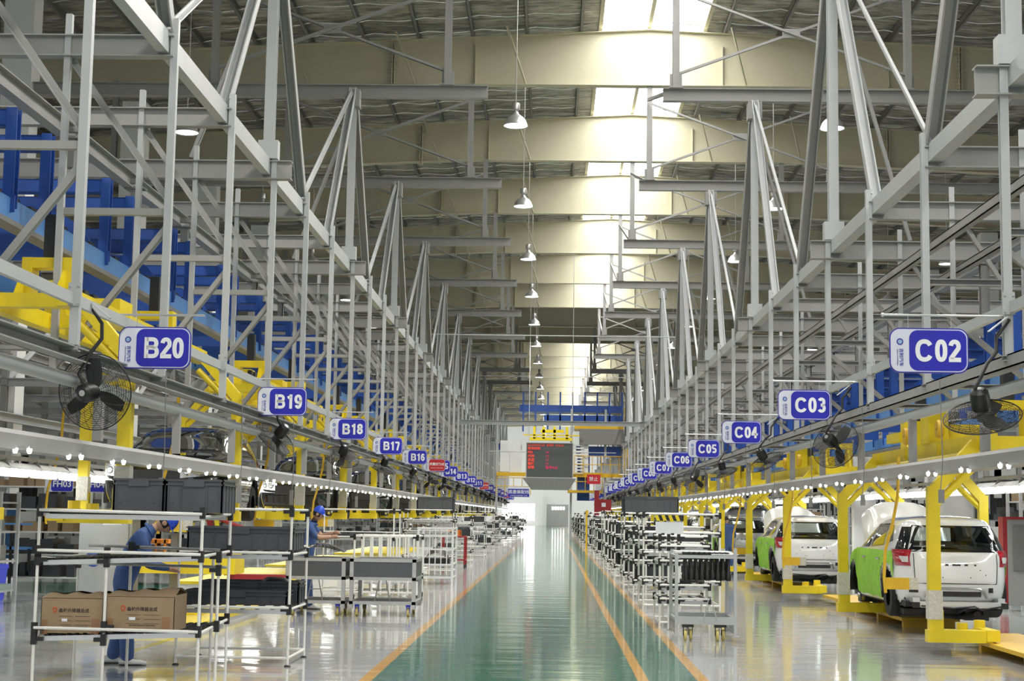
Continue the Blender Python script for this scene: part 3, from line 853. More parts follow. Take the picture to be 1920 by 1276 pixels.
    for x, z in ((-.4,.62),(.42,.63),(-.2,.59),(.2,.59),(-.32,.7),(.34,.7)): hole(x, z, .015, .015)
    hole(.5, .42, .07, .09); hole(-.6, .4, .12, .07)
    for i in range(1): a.grid(10, 3, lambda u, v: (-.36+.72*u, rear_y(-.36+.72*u, .37)-.008, .315+(.095)*v*(1-.0*abs(u-.5))))
    d['gaps'] = a
    a = MB(); a.tube([(x, rear_y(x, .40)-.012, z) for x, z in ((-.44,.30),(-.40,.40),(-.33,.43),(.33,.43),(.40,.40),(.44,.30))], .022, 8)
    d['recess_rim'] = a
    a = MB(); a.box(-.66, .66, -.17, -.09, .165, .25); a.box(-.62, .62, -.185, -.17, .185, .23); a.box(-.66, -.56, -.1, .12, .23, .3); a.box(.56, .66, -.1, .12, .23, .3)
    d['bumper_beam'] = a
    a = MB(); a.box(-.68, -.58, -.2, -.16, .16, .24); a.box(.58, .68, -.2, -.16, .16, .24)
    a.tube([(-.56,-.2,.19),(-.4,-.2,.18),(-.1,-.2,.16),(.2,-.2,.19),(.3,-.2,.14),(.57,-.2,.19)], .012, 5); d['wiring'] = a
    # underbody
    a = MB(); a.box(-.72, .72, .1, 3.9, .16, .24); a.box(-.66, .66, .55, 1.0, .0, .12); a.tube([(-.7,.8,.12),(.7,.8,.12)], .06, 8)
    a.box(-.45, .1, .3, .75, .06, .2); a.tube([(.35,.25,.05),(.42,.6,.1),(.4,1.5,.12)], .05, 8); a.box(.2, .55, .35, .9, -.04, .14)
    a.tube([(.05,.2,.1),(.3,.25,.2)], .04, 6); a.tube([(-.3,.3,.04),(.1,.35,.0),(.4,.3,.08)], .035, 6)
    for sx in (-1, 1):
        a.tube([(sx*.62,.8,.1),(sx*.6,.9,.42)], .06, 10); a.box(min(sx*.45,sx*.7), max(sx*.45,sx*.7), .3, .85, .04, .12)
        a.lathe([(.02,.0),(.07,.0),(.07,.16),(.02,.16)], (sx*.6,.62,.05), (0,0,1), 10)
        a.box(min(sx*.55,sx*.75), max(sx*.55,sx*.75), 3.2, 3.45, .06, .3)
    d['underbody'] = a
    for ci, (sx, y) in enumerate([(q, w_) for q in (-1, 1) for w_ in (.8, 3.32)]):
        a = MB(); a.lathe([(.03,.04),(.05,.0),(.14,.0),(.15,.02),(.15,.06),(.05,.06),(.04,.10),(.001,.10)], (sx*.68, y, .17), (sx,0,0), 20)
        d['disc%d' % ci] = a
    # raised bonnet
    a = MB()
    def fn(u, v):
        x = -.70+1.4*u; k = 1-abs(2*u-1)**5
        ww = 1-.1*v if v < .75 else .925-.3*((v-.75)/.25)**2
        L = 1.0*v; y = 3.1+.68*L-.05*math.sin(v*PI); z = .98+.66*L+.09*k*math.sin(v*PI*.9)+.04*k
        return (x*ww, y+.05*(1-k), z-.03*(1-k))
    a.grid(20, 12, fn)
    def fn2(u, v):
        p = fn(u, v); return (p[0]*.97, p[1]+.03, p[2]-.03)
    a.grid(20, 12, fn2)
    for sx in (0, 1):
        a.grid(1, 12, lambda u, v: fn(sx, v) if u < .5 else fn2(sx, v))
    a.grid(20, 1, lambda u, v: fn(u, 1) if v < .5 else fn2(u, 1))
    d['bonnet'] = a
    # cabin bits: dashboard, floor, pillars
    a = MB(); a.box(-.7, .7, .25, 3.0, .26, .34); a.box(-.68, .68, 2.55, 2.9, .75, .98); a.box(-.72, -.68, .3, 2.9, .35, .95); a.box(.68, .72, .3, 2.9, .35, .95)
    a.box(-.66, .66, 1.0, 1.15, .5, .85); a.box(-.5, .5, 3.2, 3.9, .4, .72); a.ring(.18, .015, (-.36, 2.4, .92), (0, 1, -.4), 18, 5)
    d['interior'] = a
    # protective cloth covers
    a = MB()
    random.seed(3)
    for sx in (-1, 1):
        def fn(u, v, sx=sx):
            y = .42+3.42*u; zt = .955-.0*u - (.10*max(0, (u-.82)/.18)); z = .235+(zt-.235)*v
            z += .012*math.sin(y*9)*(1-v)
            w = .012+.012*math.sin(y*23+z*5)*math.sin(z*9+y*3)+.006*math.sin(y*61)
            return (sx*(side_x(y, z)+w), y, z)
        def keep(u, v):
            y = .42+3.42*u; z = .235+.70*v
            if math.hypot(y-.80, z-.34) < .43 or math.hypot(y-3.32, z-.34) < .42: return False
            if y < .75 and z < .45: return False
            return True
        a.grid(120, 26, fn, keep=keep)
    d['cover'] = a
    a = MB()
    for sx in (-1, 1):
        for yy, zz in ((1.18, .82), (2.22, .82)):
            a.tube([(sx*(side_x(yy, zz)+.03), yy-.09, zz), (sx*(side_x(yy, zz)+.055), yy, zz+.005), (sx*(side_x(yy, zz)+.03), yy+.09, zz)], .017, 8)
    d['handle'] = a
    return d
CAR = make_car_meshes()
CARMESH = {}
def car_mesh(k, m, smooth=True):
    key = (k, m)
    if key not in CARMESH: CARMESH[key] = CAR[k].mesh(k, m, smooth)
    return CARMESH[key]
def build_car(label, loc, paint='carwhite', rz=0, cover=True, bonnet=True, simple=False, group='cars hanging on the assembly lines', tailgate=False):
    r = thing('car', label, 'car', loc, rz, group)
    b = place(car_mesh('body', paint), 'body', r)
    place(car_mesh('lip', 'black'), 'wheel_arch_lip', b); place(car_mesh('gaps', 'black', False), 'tailgate_gap', b)
    place(car_mesh('recess_rim', 'cargrey'), 'bumper_recess', b)
    for q in range(4): place(car_mesh('liner%d' % q, 'rubber'), 'wheel_arch_liner', r); place(car_mesh('disc%d' % q, 'chrome'), 'brake_disc', r)
    place(car_mesh('glass', 'glass'), 'window_glass', r); place(car_mesh('frit', 'frit'), 'window_border', r)
    for q in (-1, 1): t = place(car_mesh('tail%d' % q, 'tail'), 'tail_lamp', r); place(car_mesh('clear%d' % q, 'clear'), 'clear_lens', t)
    bb = place(car_mesh('bumper_beam', 'alu', False), 'bumper_beam', r); place(car_mesh('wiring', 'black', False), 'wiring', bb)
    place(car_mesh('underbody', 'blackm', False), 'underbody', r)
    place(car_mesh('interior', 'blackm', False), 'interior', r)
    if bonnet: place(car_mesh('bonnet', paint), 'bonnet', r)
    if cover:
        c = place(car_mesh('cover', 'green'), 'door_cover', r); c['label'] = 'lime green cloth cover'
        place(car_mesh('handle', 'chrome'), 'door_handle', r)
    return r
car_z = .25
c1 = build_car('white hatchback with lime green door covers, nearest on the right line', (5.87, 22.8, car_z))
c2 = build_car('white hatchback with green door covers behind the nearest one on the right', (5.87, 22.8+PITCH, car_z))
c3 = build_car('silver hatchback with its tailgate raised, third on the right line', (5.87, 22.8+2*PITCH, car_z), 'cargrey')
a = MB()
a.grid(16, 8, lambda u, v: ((-.62+1.24*u)*(1-.1*v), .35-.75*v, 1.46+.22*v+.05*math.sin(u*PI)))
a.grid(16, 8, lambda u, v: ((-.60+1.2*u)*(1-.1*v), .36-.74*v, 1.42+.20*v+.05*math.sin(u*PI)))
tg = a.build('raised_tailgate', 'cargrey', c3, True)
for k in range(3, 9):
    build_car('pale hatchback on the right line, %s car from the camera' % nth(k+1), (5.87, 22.8+PITCH*k, car_z), 'cargrey' if k % 2 else 'carwhite')
# left line: cars face the camera, carried higher
def front_end(sx):
    a = MB()
    a.grid(10, 6, lambda u, v: (sx*(.36+.42*u), front_y(min(.80, .36+.42*u), .70)+.03, .60+.05*u+(.17+.06*u)*v))
    for cx, R in ((.50, .065), (.64, .055)):
        a.lathe([(.001, .03), (R*.7, .03), (R, 0)], (sx*cx, front_y(cx, .7)+.04, .71), (0, 1, 0), 14)
    return a.mesh('headlamp', 'chrome', True)
fe = [front_end(-1), front_end(1)]
fg = MB(); fg.box(-.55, .55, 4.05, 4.17, .25, .5); fg.tube([(-.6,4.16,.3),(.6,4.16,.3)], .04, 8); fg.box(-.4,.4,4.0,4.16,.52,.72)
for i in range(8): fg.tube([(-.5+.13*i,4.17,.22),(-.45+.13*i,4.19,.5)], .02, 5)
fgm = fg.mesh('front_grille', 'blackm')
for k in range(8):
    y = 22.3+4.15+PITCH*k
    c = build_car('glossy black car body facing us on the left line, %s to the camera' % near(k+1), (-5.78, y, 1.49), 'carblack', PI, cover=False, bonnet=False)
    place(fe[0], 'headlamp', c); place(fe[1], 'headlamp', c); place(fgm, 'front_grille', c)

# ------------------------------------------------------------------ lamps
def highbays():
    a = MB(); a.lathe([(.001, .36), (.075, .36), (.085, .34), (.085, .2), (.05, .17), (.05, .12)], seg=20); drv = a.mesh('driver_housing', 'galv', True)
    a = MB(); a.lathe([(.05, .14), (.07, .08), (.15, .02), (.215, -.06), (.25, -.16), (.262, -.2), (.27, -.21), (.255, -.205), (.2, -.06), (.05, .1)], seg=28); sh = a.mesh('lamp_shade', 'alu', True)
    a = MB(); a.lathe([(.001, -.185), (.2, -.185), (.252, -.195)], seg=24); gl = a.mesh('lamp_glass', 'lamp', True)
    a = MB(); a.tube([(0, 0, .36), (0, 0, 4.85)], .012, 5); cd = a.mesh('suspension_rod', 'galv')
    for ri, (X, nm, n0) in enumerate(((-9.05, 'left row', 0), (-1.0, 'middle row', 0), (6.66, 'right row', 0), (14.4, 'far right row', 0))):
        for k in range(0, 16):
            y = 36.8 + BAY*k - (BAY if ri != 1 else 0)*0
            r = thing('high_bay_lamp', 'bell shaped hanging lamp in the %s, %s to the camera' % (nm, near(k+1)), 'lamp', (X, y, 11.24 if ri else 11.0), 0, 'bell lamps in the '+nm); r.scale = (1.12, 1.12, 1.0)
            place(drv, 'driver_housing', r); s = place(sh, 'lamp_shade', r); place(gl, 'lamp_glass', r); place(cd, 'suspension_rod', r)
            if k < 16:
                l = bpy.data.lights.new('lamp_light', 'AREA'); l.shape = 'DISK'; l.size = .45; l.energy = HIGHBAY_W; l.color = (1, .98, .93); l.spread = math.radians(150)
                o = bpy.data.objects.new('lamp_light', l); COL.objects.link(o); o.parent = r; o.location = (0, 0, -.24)
    for ri, X in enumerate((-8.5, -.87, 6.6)):
        for k in (1, 2, 3):
            y = 36.8 - BAY*k
            r = thing('high_bay_lamp', 'bell shaped lamp above the camera end, row %s, %s' % (('left','middle','right')[ri], nth(k)), 'lamp', (X, y, 11.24), 0, 'bell lamps near the camera end')
            place(sh, 'lamp_shade', r); place(gl, 'lamp_glass', r); place(cd, 'suspension_rod', r)
            l = bpy.data.lights.new('lamp_light', 'AREA'); l.shape = 'DISK'; l.size = .45; l.energy = HIGHBAY_W; l.color = (1, .98, .93)
            o = bpy.data.objects.new('lamp_light', l); COL.objects.link(o); o.parent = r; o.location = (0, 0, -.24)
highbays()

def battens():
    a = MB(); a.prism([(-.05, .06), (.05, .06), (.13, -.07), (.12, -.075), (0, .0), (-.12, -.075), (-.13, -.07)], 'y', -.62, .62); hm = a.mesh('reflector', 'white')
    a = MB()
    for x in (-.05, .05): a.tube([(x, -.6, -.045), (x, .6, -.045)], .022, 8)
    tm = a.mesh('fluorescent_tube', 'tubeglow', True)
    a = MB(); a.box(-.03, .03, -.02, .02, .06, .12); a.box(-.1, .1, .63, .66, -.08, .09); em = a.mesh('end_bracket', 'steel_d')
    for side in (-1, 1):
        sd = 'left' if side < 0 else 'right'
        for k in range(62):
            y = 14.0+1.32*k
            r = thing('strip_light', 'glowing strip light beyond the %s line, %s to the camera' % (sd, near(k+1)), 'strip light', (side*7.6, y, 2.19 if side < 0 else 2.25), 0, 'strip lights beyond the %s line' % sd)
            r.rotation_euler = (0, side*.45, 0)
            place(hm, 'reflector', r); place(tm, 'fluorescent_tube', r); place(em, 'end_bracket', r)
        q = MB(); q.box(side*7.6-.04, side*7.6+.04, 13, 150, 2.30 if side < 0 else 2.36, 2.36 if side < 0 else 2.42)
        tag(q.build('lamp_rail', 'steel'), 'thin grey rail above the row of strip lights on the %s' % sd, 'rail')
battens()

# ------------------------------------------------------------------ signs
def rrect(w, h, r, n=8, cx=0, cz=0, corners=(1,1,1,1)):
    pts = []
    for i, (sx, sz) in enumerate(((1,1),(-1,1),(-1,-1),(1,-1))):
        rr = r if corners[i] else .002
        for k in range(n+1):
            t = PI/2*i + PI/2*k/n
            pts.append((cx+sx*(w/2-rr)+rr*math.cos(t), cz+sz*(h/2-rr)+rr*math.sin(t)))
    return pts
def arc(cx, cz, rx, rz, a0, a1, n=14, e=2.3):
    P = []
    for i in range(n+1):
        t = math.radians(a0+(a1-a0)*i/n); c, q = math.cos(t), math.sin(t)
        P.append((cx+rx*math.copysign(abs(c)**(2/e), c), cz+rz*math.copysign(abs(q)**(2/e), q)))
    return P
def glyph(ch):
    t = .044; h = (.222-t)/2; w = .038
    G = {'0': [arc(0,0,w,h,0,360,28)], 'C': [arc(0,0,.066,h,32,328,26)],
     'B': [[(-.05,-h-.022),(-.05,h+.022)], [(-.05,h)]+arc(.012,h/2+.002,.042,h/2-.002,90,-90,10)+[(-.05,.004)], [(-.05,0)]+arc(.016,-h/2,.046,h/2,90,-90,10)+[(-.05,-h)]],
     '1': [[(.014,-h-.022),(.014,h+.022)], [(-.036,h-.034),(.014,h-.008)]],
     '2': [arc(0,h/2-.006,w,h/2+.006,170,-12,12)+[(-w,-h+.012)], [(-w-.02,-h),(w+.022,-h)]],
     '3': [arc(0,h/2,w-.004,h/2,155,-80,12)+[(-.012,.0)], arc(0,-h/2,w,h/2,85,-155,12)],
     '4': [[(.018,-h-.022),(.018,h+.022)], [(.012,h-.004),(-w-.006,-h*.38)], [(-w-.022,-h*.42),(w+.026,-h*.42)]],
     '5': [[(w+.01,h),(-w+.008,h),(-w+.002,.012)], arc(0,-h/2+.008,w,h/2+.0,140,-150,14)],
     '6': [arc(0,0,w,h,35,270,18)+arc(0,-h*.42,w,h*.58,-90,170,14)], '9': [[(-x,-z) for x, z in arc(0,0,w,h,35,270,18)+arc(0,-h*.42,w,h*.58,-90,170,14)]],
     '7': [[(-w-.02,h),(w+.004,h)], [(w,h),(-.006,-h-.022)]],
     '8': [arc(0,h/2+.006,w-.004,h/2-.006,0,360,20), arc(0,-h/2+.004,w,h/2-.004,0,360,20)]}
    return G[ch], t
def code_mesh(code):
    if code in _txt: return _txt[code]
    b = MB(); xs = (-.048, .116, .248) if code[0] == 'C' else (-.035, .122, .252)
    for ch, x0 in zip(code, xs):
        st, t = glyph(ch)
        for P in st:
            n = len(P); vs = []
            closed = math.hypot(P[0][0]-P[-1][0], P[0][1]-P[-1][1]) < 1e-4
            for i in range(n):
                p, q = (P[i-1] if i else (P[-2] if closed else P[0])), (P[i+1] if i < n-1 else (P[1] if closed else P[-1]))
                dx, dz = q[0]-p[0], q[1]-p[1]; l = math.hypot(dx, dz) or 1; nx, nz = -dz/l*t/2, dx/l*t/2
                vs += [(x0+P[i][0]+nx, -.003, P[i][1]+nz), (x0+P[i][0]-nx, -.003, P[i][1]-nz), (x0+P[i][0]+nx, .001, P[i][1]+nz), (x0+P[i][0]-nx, .001, P[i][1]-nz)]
            fs = []
            for i in range(n-1):
                a0 = i*4; b0 = a0+4; fs += [(a0,a0+1,b0+1,b0), (a0+2,b0+2,b0+3,a0+3), (a0,b0,b0+2,a0+2), (a0+1,a0+3,b0+3,b0+1)]
            b.add(vs, fs)
    _txt[code] = b.mesh('lettering', 'letter'); return _txt[code]
SW, SH = .77, .445
SG = {}
a = MB(); a.prism(rrect(SW, SH, .10), 'y', 0, .02); SG['board'] = a.mesh('board', 'navy')
a = MB(); a.prism(rrect(SW-.02, SH-.025, .09), 'y', -.003, 0); SG['white'] = a.mesh('white_panel', 'signwhite')
a = MB(); a.prism(rrect(SW-.21, SH-.045, .085, cx=.085), 'y', -.006, -.003); SG['blue'] = a.mesh('blue_field', 'signblue'); 
a = MB(); a.prism(rrect(SW-.21, SH-.045, .085, cx=.085), 'y', -.006, -.003); SG['red'] = a.mesh('red_field', 'signred')
a = MB(); a.ring(.027, .006, (0, -.005, 0), (0,1,0), 20, 6); SG['ring'] = a.mesh('logo_ring', 'navy')
a = MB(); a.lathe([(.001, 0), (.024, 0)], (0, -.005, 0), (0,-1,0), 18); SG['disc'] = a.mesh('logo_disc', 'signcyan')
a = MB(); a.tube([(-.52, 0, 0), (.47, 0, 0)], .012, 8); a.lathe([(.001,.03),(.02,.02),(.02,0),(.001,-.01)], (-.52,0,0), (-1,0,0), 10); SG['rod'] = a.mesh('hanging_rod', 'alu')
a = MB(); a.tube([(-.44, 0, 0), (.82, 0, 0)], .012, 8); a.lathe([(.001,.03),(.02,.02),(.02,0),(.001,-.01)], (-.44,0,0), (-1,0,0), 10); SG['rodr'] = a.mesh('hanging_rod', 'alu')
a = MB(); a.tube([(0,0,0), (0,0,.13)], .004, 5); a.ring(.012, .004, (0,0,0), (0,1,0), 10, 4); SG['hook'] = a.mesh('hook', 'galv')
def sign(side, x, y, z, code, label, red=False, rod=True, sc=1):
    r = thing('station_sign', label, 'sign', (x, y, z), random.uniform(-.02, .02), 'station signs on the %s gantry' % ('left' if side < 0 else 'right'))
    place(SG['board'], 'board', r); place(SG['white'], 'white_panel', r); place(SG['red' if red else 'blue'], 'coloured_field', r)
    if red:
        place(text_mesh('质量控制点', .105, .002, .002), 'lettering', r, (.085, -.009, .03))
        place(text_mesh('QUALITY CONTROL', .048, .001), 'small_lettering', r, (.085, -.009, -.10))
    else:
        place(code_mesh(code), 'lettering', r, (0, -.008, 0))
    place(SG['disc'], 'logo_disc', r, (-.285, 0, .085)); place(SG['ring'], 'logo_ring', r, (-.285, 0, .085))
    if y < 70:
        place(text_mesh('吉利汽车', .045, .001, .0006, mt='navy'), 'brand_lettering', r, (-.275, -.005, -.07), (0, PI/2, 0))
        place(text_mesh('GEELY AUTOMOBILE', .017, .001, 0, mt='navy'), 'brand_lettering', r, (-.31, -.005, -.07), (0, PI/2, 0))
    if rod:
        place(SG['rod' if side < 0 else 'rodr'], 'hanging_rod', r, (0 if side > 0 else .05, .01, .35))
        for dx in (-.2, .22): place(SG['hook'], 'hook', r, (dx, .01, .22))
    return r
SIGN_B = 7.78; SIGN_C = 7.55
BD = lambda i: 16.15+SIGN_B*i
CD = lambda i: 15.2+SIGN_C*i
for i in range(19):
    num = 20-i; y = BD(i)
    if num == 15:
        sign(-1, -4.18, y-.25, 3.34, '', 'red quality control sign hanging in front of B15 on the left', True)
        sign(-1, -4.04, y+.3, 3.32, 'B15', 'blue station sign B15 mostly hidden behind a red sign', rod=False)
    elif num == 10: sign(-1, -4.22, y, 3.34, '', 'red quality control sign hanging between B11 and B09', True)
    elif num == 4: sign(-1, -4.22, y, 3.34, '', 'red quality control sign hanging between B05 and B03', True)
    else: sign(-1, -4.22, y, 3.34, 'B%02d' % num, 'blue and white hanging sign reading B%02d on the left gantry' % num)
for i in range(19):
    num = 2+i
    sign(1, 3.68, CD(i), 3.31, 'C%02d' % num, 'blue and white hanging sign reading C%02d on the right gantry' % num)

# ------------------------------------------------------------------ fans
def fan_head(direction, R=.37, rings=15, far=False):
    """head centred on the cage; direction = way the air blows (motor sits on the other side)"""
    dz = Vector(direction).normalized(); rot = Vector((0,0,1)).rotation_difference(dz).to_matrix().to_4x4()
    out = {}
    a = MB()
    a.lathe([(.001,-.30),(.05,-.30),(.085,-.27),(.095,-.2),(.09,-.09),(.06,-.06),(.001,-.06)], seg=18); out['motor'] = a.tf(rot).mesh('motor', 'black', True)
    a = MB(); a.lathe([(.001,-.305),(.03,-.303)], seg=12); out['cap'] = a.tf(rot).mesh('motor_cap', 'galv', True)
    a = MB(); rr = .0022 if not far else .004
    ns = rings if not far else 4
    for i in range(ns):
        t = (i+1)/ns; r_ = .07+(R-.07)*t
        dz_ = .085*math.cos(t*PI/2)**.7
        a.ring(r_, rr, (0,0,dz_), (0,0,1), 36 if not far else 16, 3); a.ring(r_, rr, (0,0,-dz_), (0,0,1), 36 if not far else 16, 3)
    a.ring(R, .006, (0,0,0), (0,0,1), 40, 5)
    nr = 18 if not far else 8
    for k in range(nr):
        t = 2*PI*k/nr
        for s in (-1, 1):
            pts = [((.06+(R-.06)*u)*math.cos(t+.5*u*s), (.06+(R-.06)*u)*math.sin(t+.5*u*s), s*.085*math.cos(u*PI/2)**.7) for u in (0,.25,.5,.75,1)]
            a.tube(pts, rr*1.1, 3, cap=False)
    out['cage'] = a.tf(rot).mesh('cage', 'black')
    a = MB(); a.lathe([(.001,.05),(.045,.04),(.05,-.03),(.001,-.04)], seg=12); out['hub'] = a.tf(rot).mesh('hub', 'black', True)
    for k in range(3):
        b = MB(); t0 = 2*PI*k/3+.35
        def fn(u, v, t0=t0):
            r_ = .045+(R*.88-.045)*u; w = .055+.05*math.sin(u*PI*.85); ang = t0+(v-.5)*w*2/max(.08, r_)*.7
            return (r_*math.cos(ang), r_*math.sin(ang), (v-.5)*.07*(1-.4*u))
        b.grid(8, 3, fn); b.grid(8, 3, lambda u, v: tuple(Vector(fn(u, v))+Vector((0,0,.006))))
        out['blade%d' % k] = b.tf(rot).mesh('blade', 'black', True)
    return out, rot
FAN_DIRS_L = [(.12, 1, .12), (-.62, .35, -.65), (-.3, .55, -.8), (-.35, .2, -.9), (-.6, .3, -.7), (-.2, .9, -.5)]
FAN_DIRS_R = [(.22, .45, -.85), (.55, .7, -.35), (.5, .3, -.85), (.3, .2, -.95), (.35, .9, -.25), (.3, .4, -.9)]
_fc = {}
def fan(side, x, y, z, idx, label):
    dirs = FAN_DIRS_L if side < 0 else FAN_DIRS_R
    far = y > 50; key = (side, idx % 6, far)
    if key not in _fc: _fc[key] = fan_head(dirs[idx % 6], far=far)
    hd, rot = _fc[key]
    r = thing('wall_fan', label, 'fan', (x, y, z), 0, 'caged fans on the %s gantry' % ('left' if side < 0 else 'right'))
    place(hd['motor'], 'motor', r); place(hd['cage'], 'cage', r); place(hd['hub'], 'hub', r)
    if not far: place(hd['cap'], 'motor_cap', r)
    for k in range(3): place(hd['blade%d' % k], 'blade', r)
    mk = ('arm', side, idx % 6)
    if mk not in _fc:
        top = Vector((XL-.03-x if side < 0 else XR-x, .05, 3.62-z)); mp = rot @ Vector((0,0,-.19))
        j = mp+Vector((-.06*side, -.05, .1)) if side > 0 else mp+Vector((-.04, -.05, .12))
        el = Vector((top.x-side*.06, 0, top.z-.2))
        a = MB(); pts = [top, el+Vector((-side*.08,0,.02)), el+Vector((-side*.09,-.02,-.13)), (el+j)/2+Vector((-side*.03,0,0)), j+Vector((side*.03,0,.05)), j, mp]
        a.tube(pts, .019, 8)
        b = MB(); b.beam(top+Vector((-side*.03, -.05, .02)), top+Vector((-side*.22, -.06, -.13)), .05, .012, 'box')
        _fc[mk] = (a.mesh('arm', 'black', True), b.mesh('mounting_plate', 'alu'))
    place(_fc[mk][0], 'arm', r); place(_fc[mk][1], 'mounting_plate', r)
for i in range(18):
    num = 20-i
    xx, zz = (-4.46, 2.77) if i == 0 else (-4.4, 2.78)
    fan(-1, xx, BD(i)-(1.25 if i == 0 else -.5), zz, i, 'black caged fan on a bent arm beside the place of sign B%02d' % num)
for i in range(18):
    fan(1, 4.16 if i == 0 else 4.2, CD(i)-.1+(.0 if i == 0 else .5), 2.66 if i == 0 else 2.75, i, 'black caged fan on a bent arm beside sign C%02d' % (2+i))

# ------------------------------------------------------------------ display board over the aisle
y = 78.0
r = thing('display_board', 'dark electronic display board with red characters hanging over the aisle', 'display board', (.0, y, 0))
W0, W1, Z0, Z1 = -1.31, .99, 3.53, 5.23
a = MB(); a.box(W0, W1, 0, .25, Z0, Z1); a.build('screen', 'ledoff', r)
a = MB()
for b_ in ((W0-.04, W0, Z0-.04, Z1+.04), (W1, W1+.04, Z0-.04, Z1+.04)): a.box(b_[0], b_[1], -.03, .28, b_[2], b_[3])
a.box(W0, W1, -.03, .28, Z1, Z1+.04); a.box(W0, W1, -.03, .28, Z0-.04, Z0); a.build('bezel', 'galv', r)
a = MB(); a.prism([(W0-.2, Z0-.05), (W1+.2, Z0-.05), (W1-.15, Z0-.62), (W0+.25, Z0-.62)], 'y', -.05, .9); a.build('hopper', 'steel_d', r)
a = MB()
for x in (W0+.1, W1-.02): a.tube([(x, .1, Z1), (x, .1, 16.4)], .02, 6)
a.build('hanging_rod', 'steel_l', r)
place(text_mesh('2013年09月12日  星期四  10:26:35', .125, .003, 0, mt='ledred', align='LEFT'), 'lettering', r, (W0+.04, -.01, Z1-.1))
for i, t in enumerate(('检测目标', 'PBS', '内饰', '底盘', '最终', '报警')):
    place(text_mesh(t, .17 if i else .16, .003, .002, mt='ledred', align='LEFT'), 'lettering', r, (W0+.05, -.01, Z1-.27-.19*i))
for i, t in enumerate(('14', '12', '11', '71', '暂停A25')):
    place(text_mesh(t, .17, .003, .001, mt='ledmag', align='LEFT'), 'lettering', r, (W0+.95, -.01, Z1-.46-.19*i))
# banner for the chassis line
r = thing('line_banner', 'blue and white hanging banner naming the chassis assembly line', 'sign', (0, 98, .153)); r.scale = (.907, .907, .907)
a = MB(); a.box(-3.07, -1.6, 0, .04, 2.87, 3.42); a.build('board', 'signblue', r)
a = MB(); a.box(-3.07, -1.6, -.01, .04, 3.42, 3.58); a.build('white_strip', 'signwhite', r)
place(text_mesh('底盘装配线', .29, .004, .003), 'lettering', r, (-2.33, -.01, 3.2)); place(text_mesh('CHASSIS ASSEMBLY LINE', .11, .002), 'small_lettering', r, (-2.33, -.01, 2.96))
a = MB(); a.tube([(-3.0, .02, 3.62), (-3.0, .02, 6.0)], .01, 5); a.tube([(-1.65, .02, 3.62), (-1.65, .02, 6.0)], .01, 5); a.tube([(-4.4, .02, 6.0), (4.4, .02, 6.0)], .03, 6); a.build('hanger', 'steel_l', r)

# ------------------------------------------------------------------ equipment bridge beyond the board
def railing(r, x0, x1, y, z, n, m='yellow_d'):
    a = MB()
    for i in range(n+1):
        x = x0+(x1-x0)*i/n; a.tube([(x, y, z), (x, y, z+1.1)], .025, 5)
    for h in (.55, 1.1): a.tube([(x0, y, z+h), (x1, y, z+h)], .025, 5)
    a.build('railing', m, r)
Yb = 100
r = thing('transfer_bridge', 'yellow and blue transfer bridge crossing high behind the display board', 'bridge', (0, Yb, 0))
a = MB(); a.box(1.4, 5.0, 0, 3, 7.2, 7.5); a.box(-3.6, 6, 0, .2, 4.1, 4.35); a.box(1.0, 3.2, -.6, 2, 3.1, 3.25); a.box(4.6, 4.9, 0, .3, 4, 8.6); a.build('deck', 'yellow_d', r)
a = MB(); a.box(-2.2, 4.4, .4, 2.6, 8.3, 8.75); a.box(-.6, 4.4, .3, .4, 7.5, 8.1)
for i in range(9): a.box(-2.0+.8*i, -1.9+.8*i, .3, .5, 7.0, 9.6)
a.box(1.5, 4.4, .3, .5, 5.5, 6.1); a.box(1.6, 2.4, .4, .6, 2.6, 6.0); a.box(-3.5, -2.2, .3, .5, 5.8, 6.2); a.build('blue_frame', 'blue', r)
a = MB(); a.box(1.7, 4.7, -.2, .2, 6.2, 7.2); a.build('dark_panel', 'steel_d', r)
a = MB(); a.box(-3.4, -2.0, .2, .5, 4.4, 6.4); a.box(1.8, 2.3, 0, .2, 4.4, 6.2)
for i in range(10): a.box(1.2, 2.0, -.1, 0, 4.3+.2*i, 4.4+.2*i)
a.build('white_panel', 'white', r)
a = MB(); a.box(-1.5, 1.3, -.5, -.2, 6.4, 6.6)
for x in (-1.2, -.6, .1, .9): a.box(x-.08, x+.08, -.5, -.2, 6.5, 7.3)
a.box(-.8, .7, -.5, -.3, 6.9, 7.1); a.box(-1.9, 1.7, -.5, -.3, 6.7, 6.78); a.build('carrier_body', 'yellow', r)
railing(r, 1.4, 6, -.1, 4.35, 8); railing(r, -3.6, -1.4, -.1, 2.9, 4); railing(r, 1.0, 3.2, -.7, 3.25, 4)
for x in (-3.6, 1.2, 3.4, 6.0):
    a = MB(); a.box(x-.07, x+.07, .2, .4, 0, 8.5); a.build('column', 'steel_l', r)
for x in (4.9, 5.5):
    a = MB(); a.box(x-.07, x+.07, -1, -.8, 3.2, 11); a.build('column', 'steel_l', r)
for sx, lab in ((2.6, 'dark red wall cabinet with a lamp at the far right of the aisle'), ):
    r = thing('red_cabinet', lab, 'cabinet', (sx, 96, 0))
    a = MB(); a.box(0, .3, 0, .3, 1.6, 3.2); a.box(.3, 1.05, 0, .3, 1.9, 2.65); a.build('case', 'redp', r)
    a = MB(); a.box(.45, .7, -.02, 0, 2.2, 2.45); a.build('panel', 'signwhite', r)
    a = MB(); a.box(-.05, 1.4, 0, .3, 0, 1.6); a.build('stand', 'steel_d', r)
r = thing('red_board', 'small red notice board under the right walkway', 'sign', (2.55, 99, 4.0))
a = MB(); a.box(-.35, .5, 0, .05, -.35, .25); a.build('board', 'signred', r)
place(text_mesh('禁止', .3, .003), 'lettering', r, (.07, -.01, -.05))

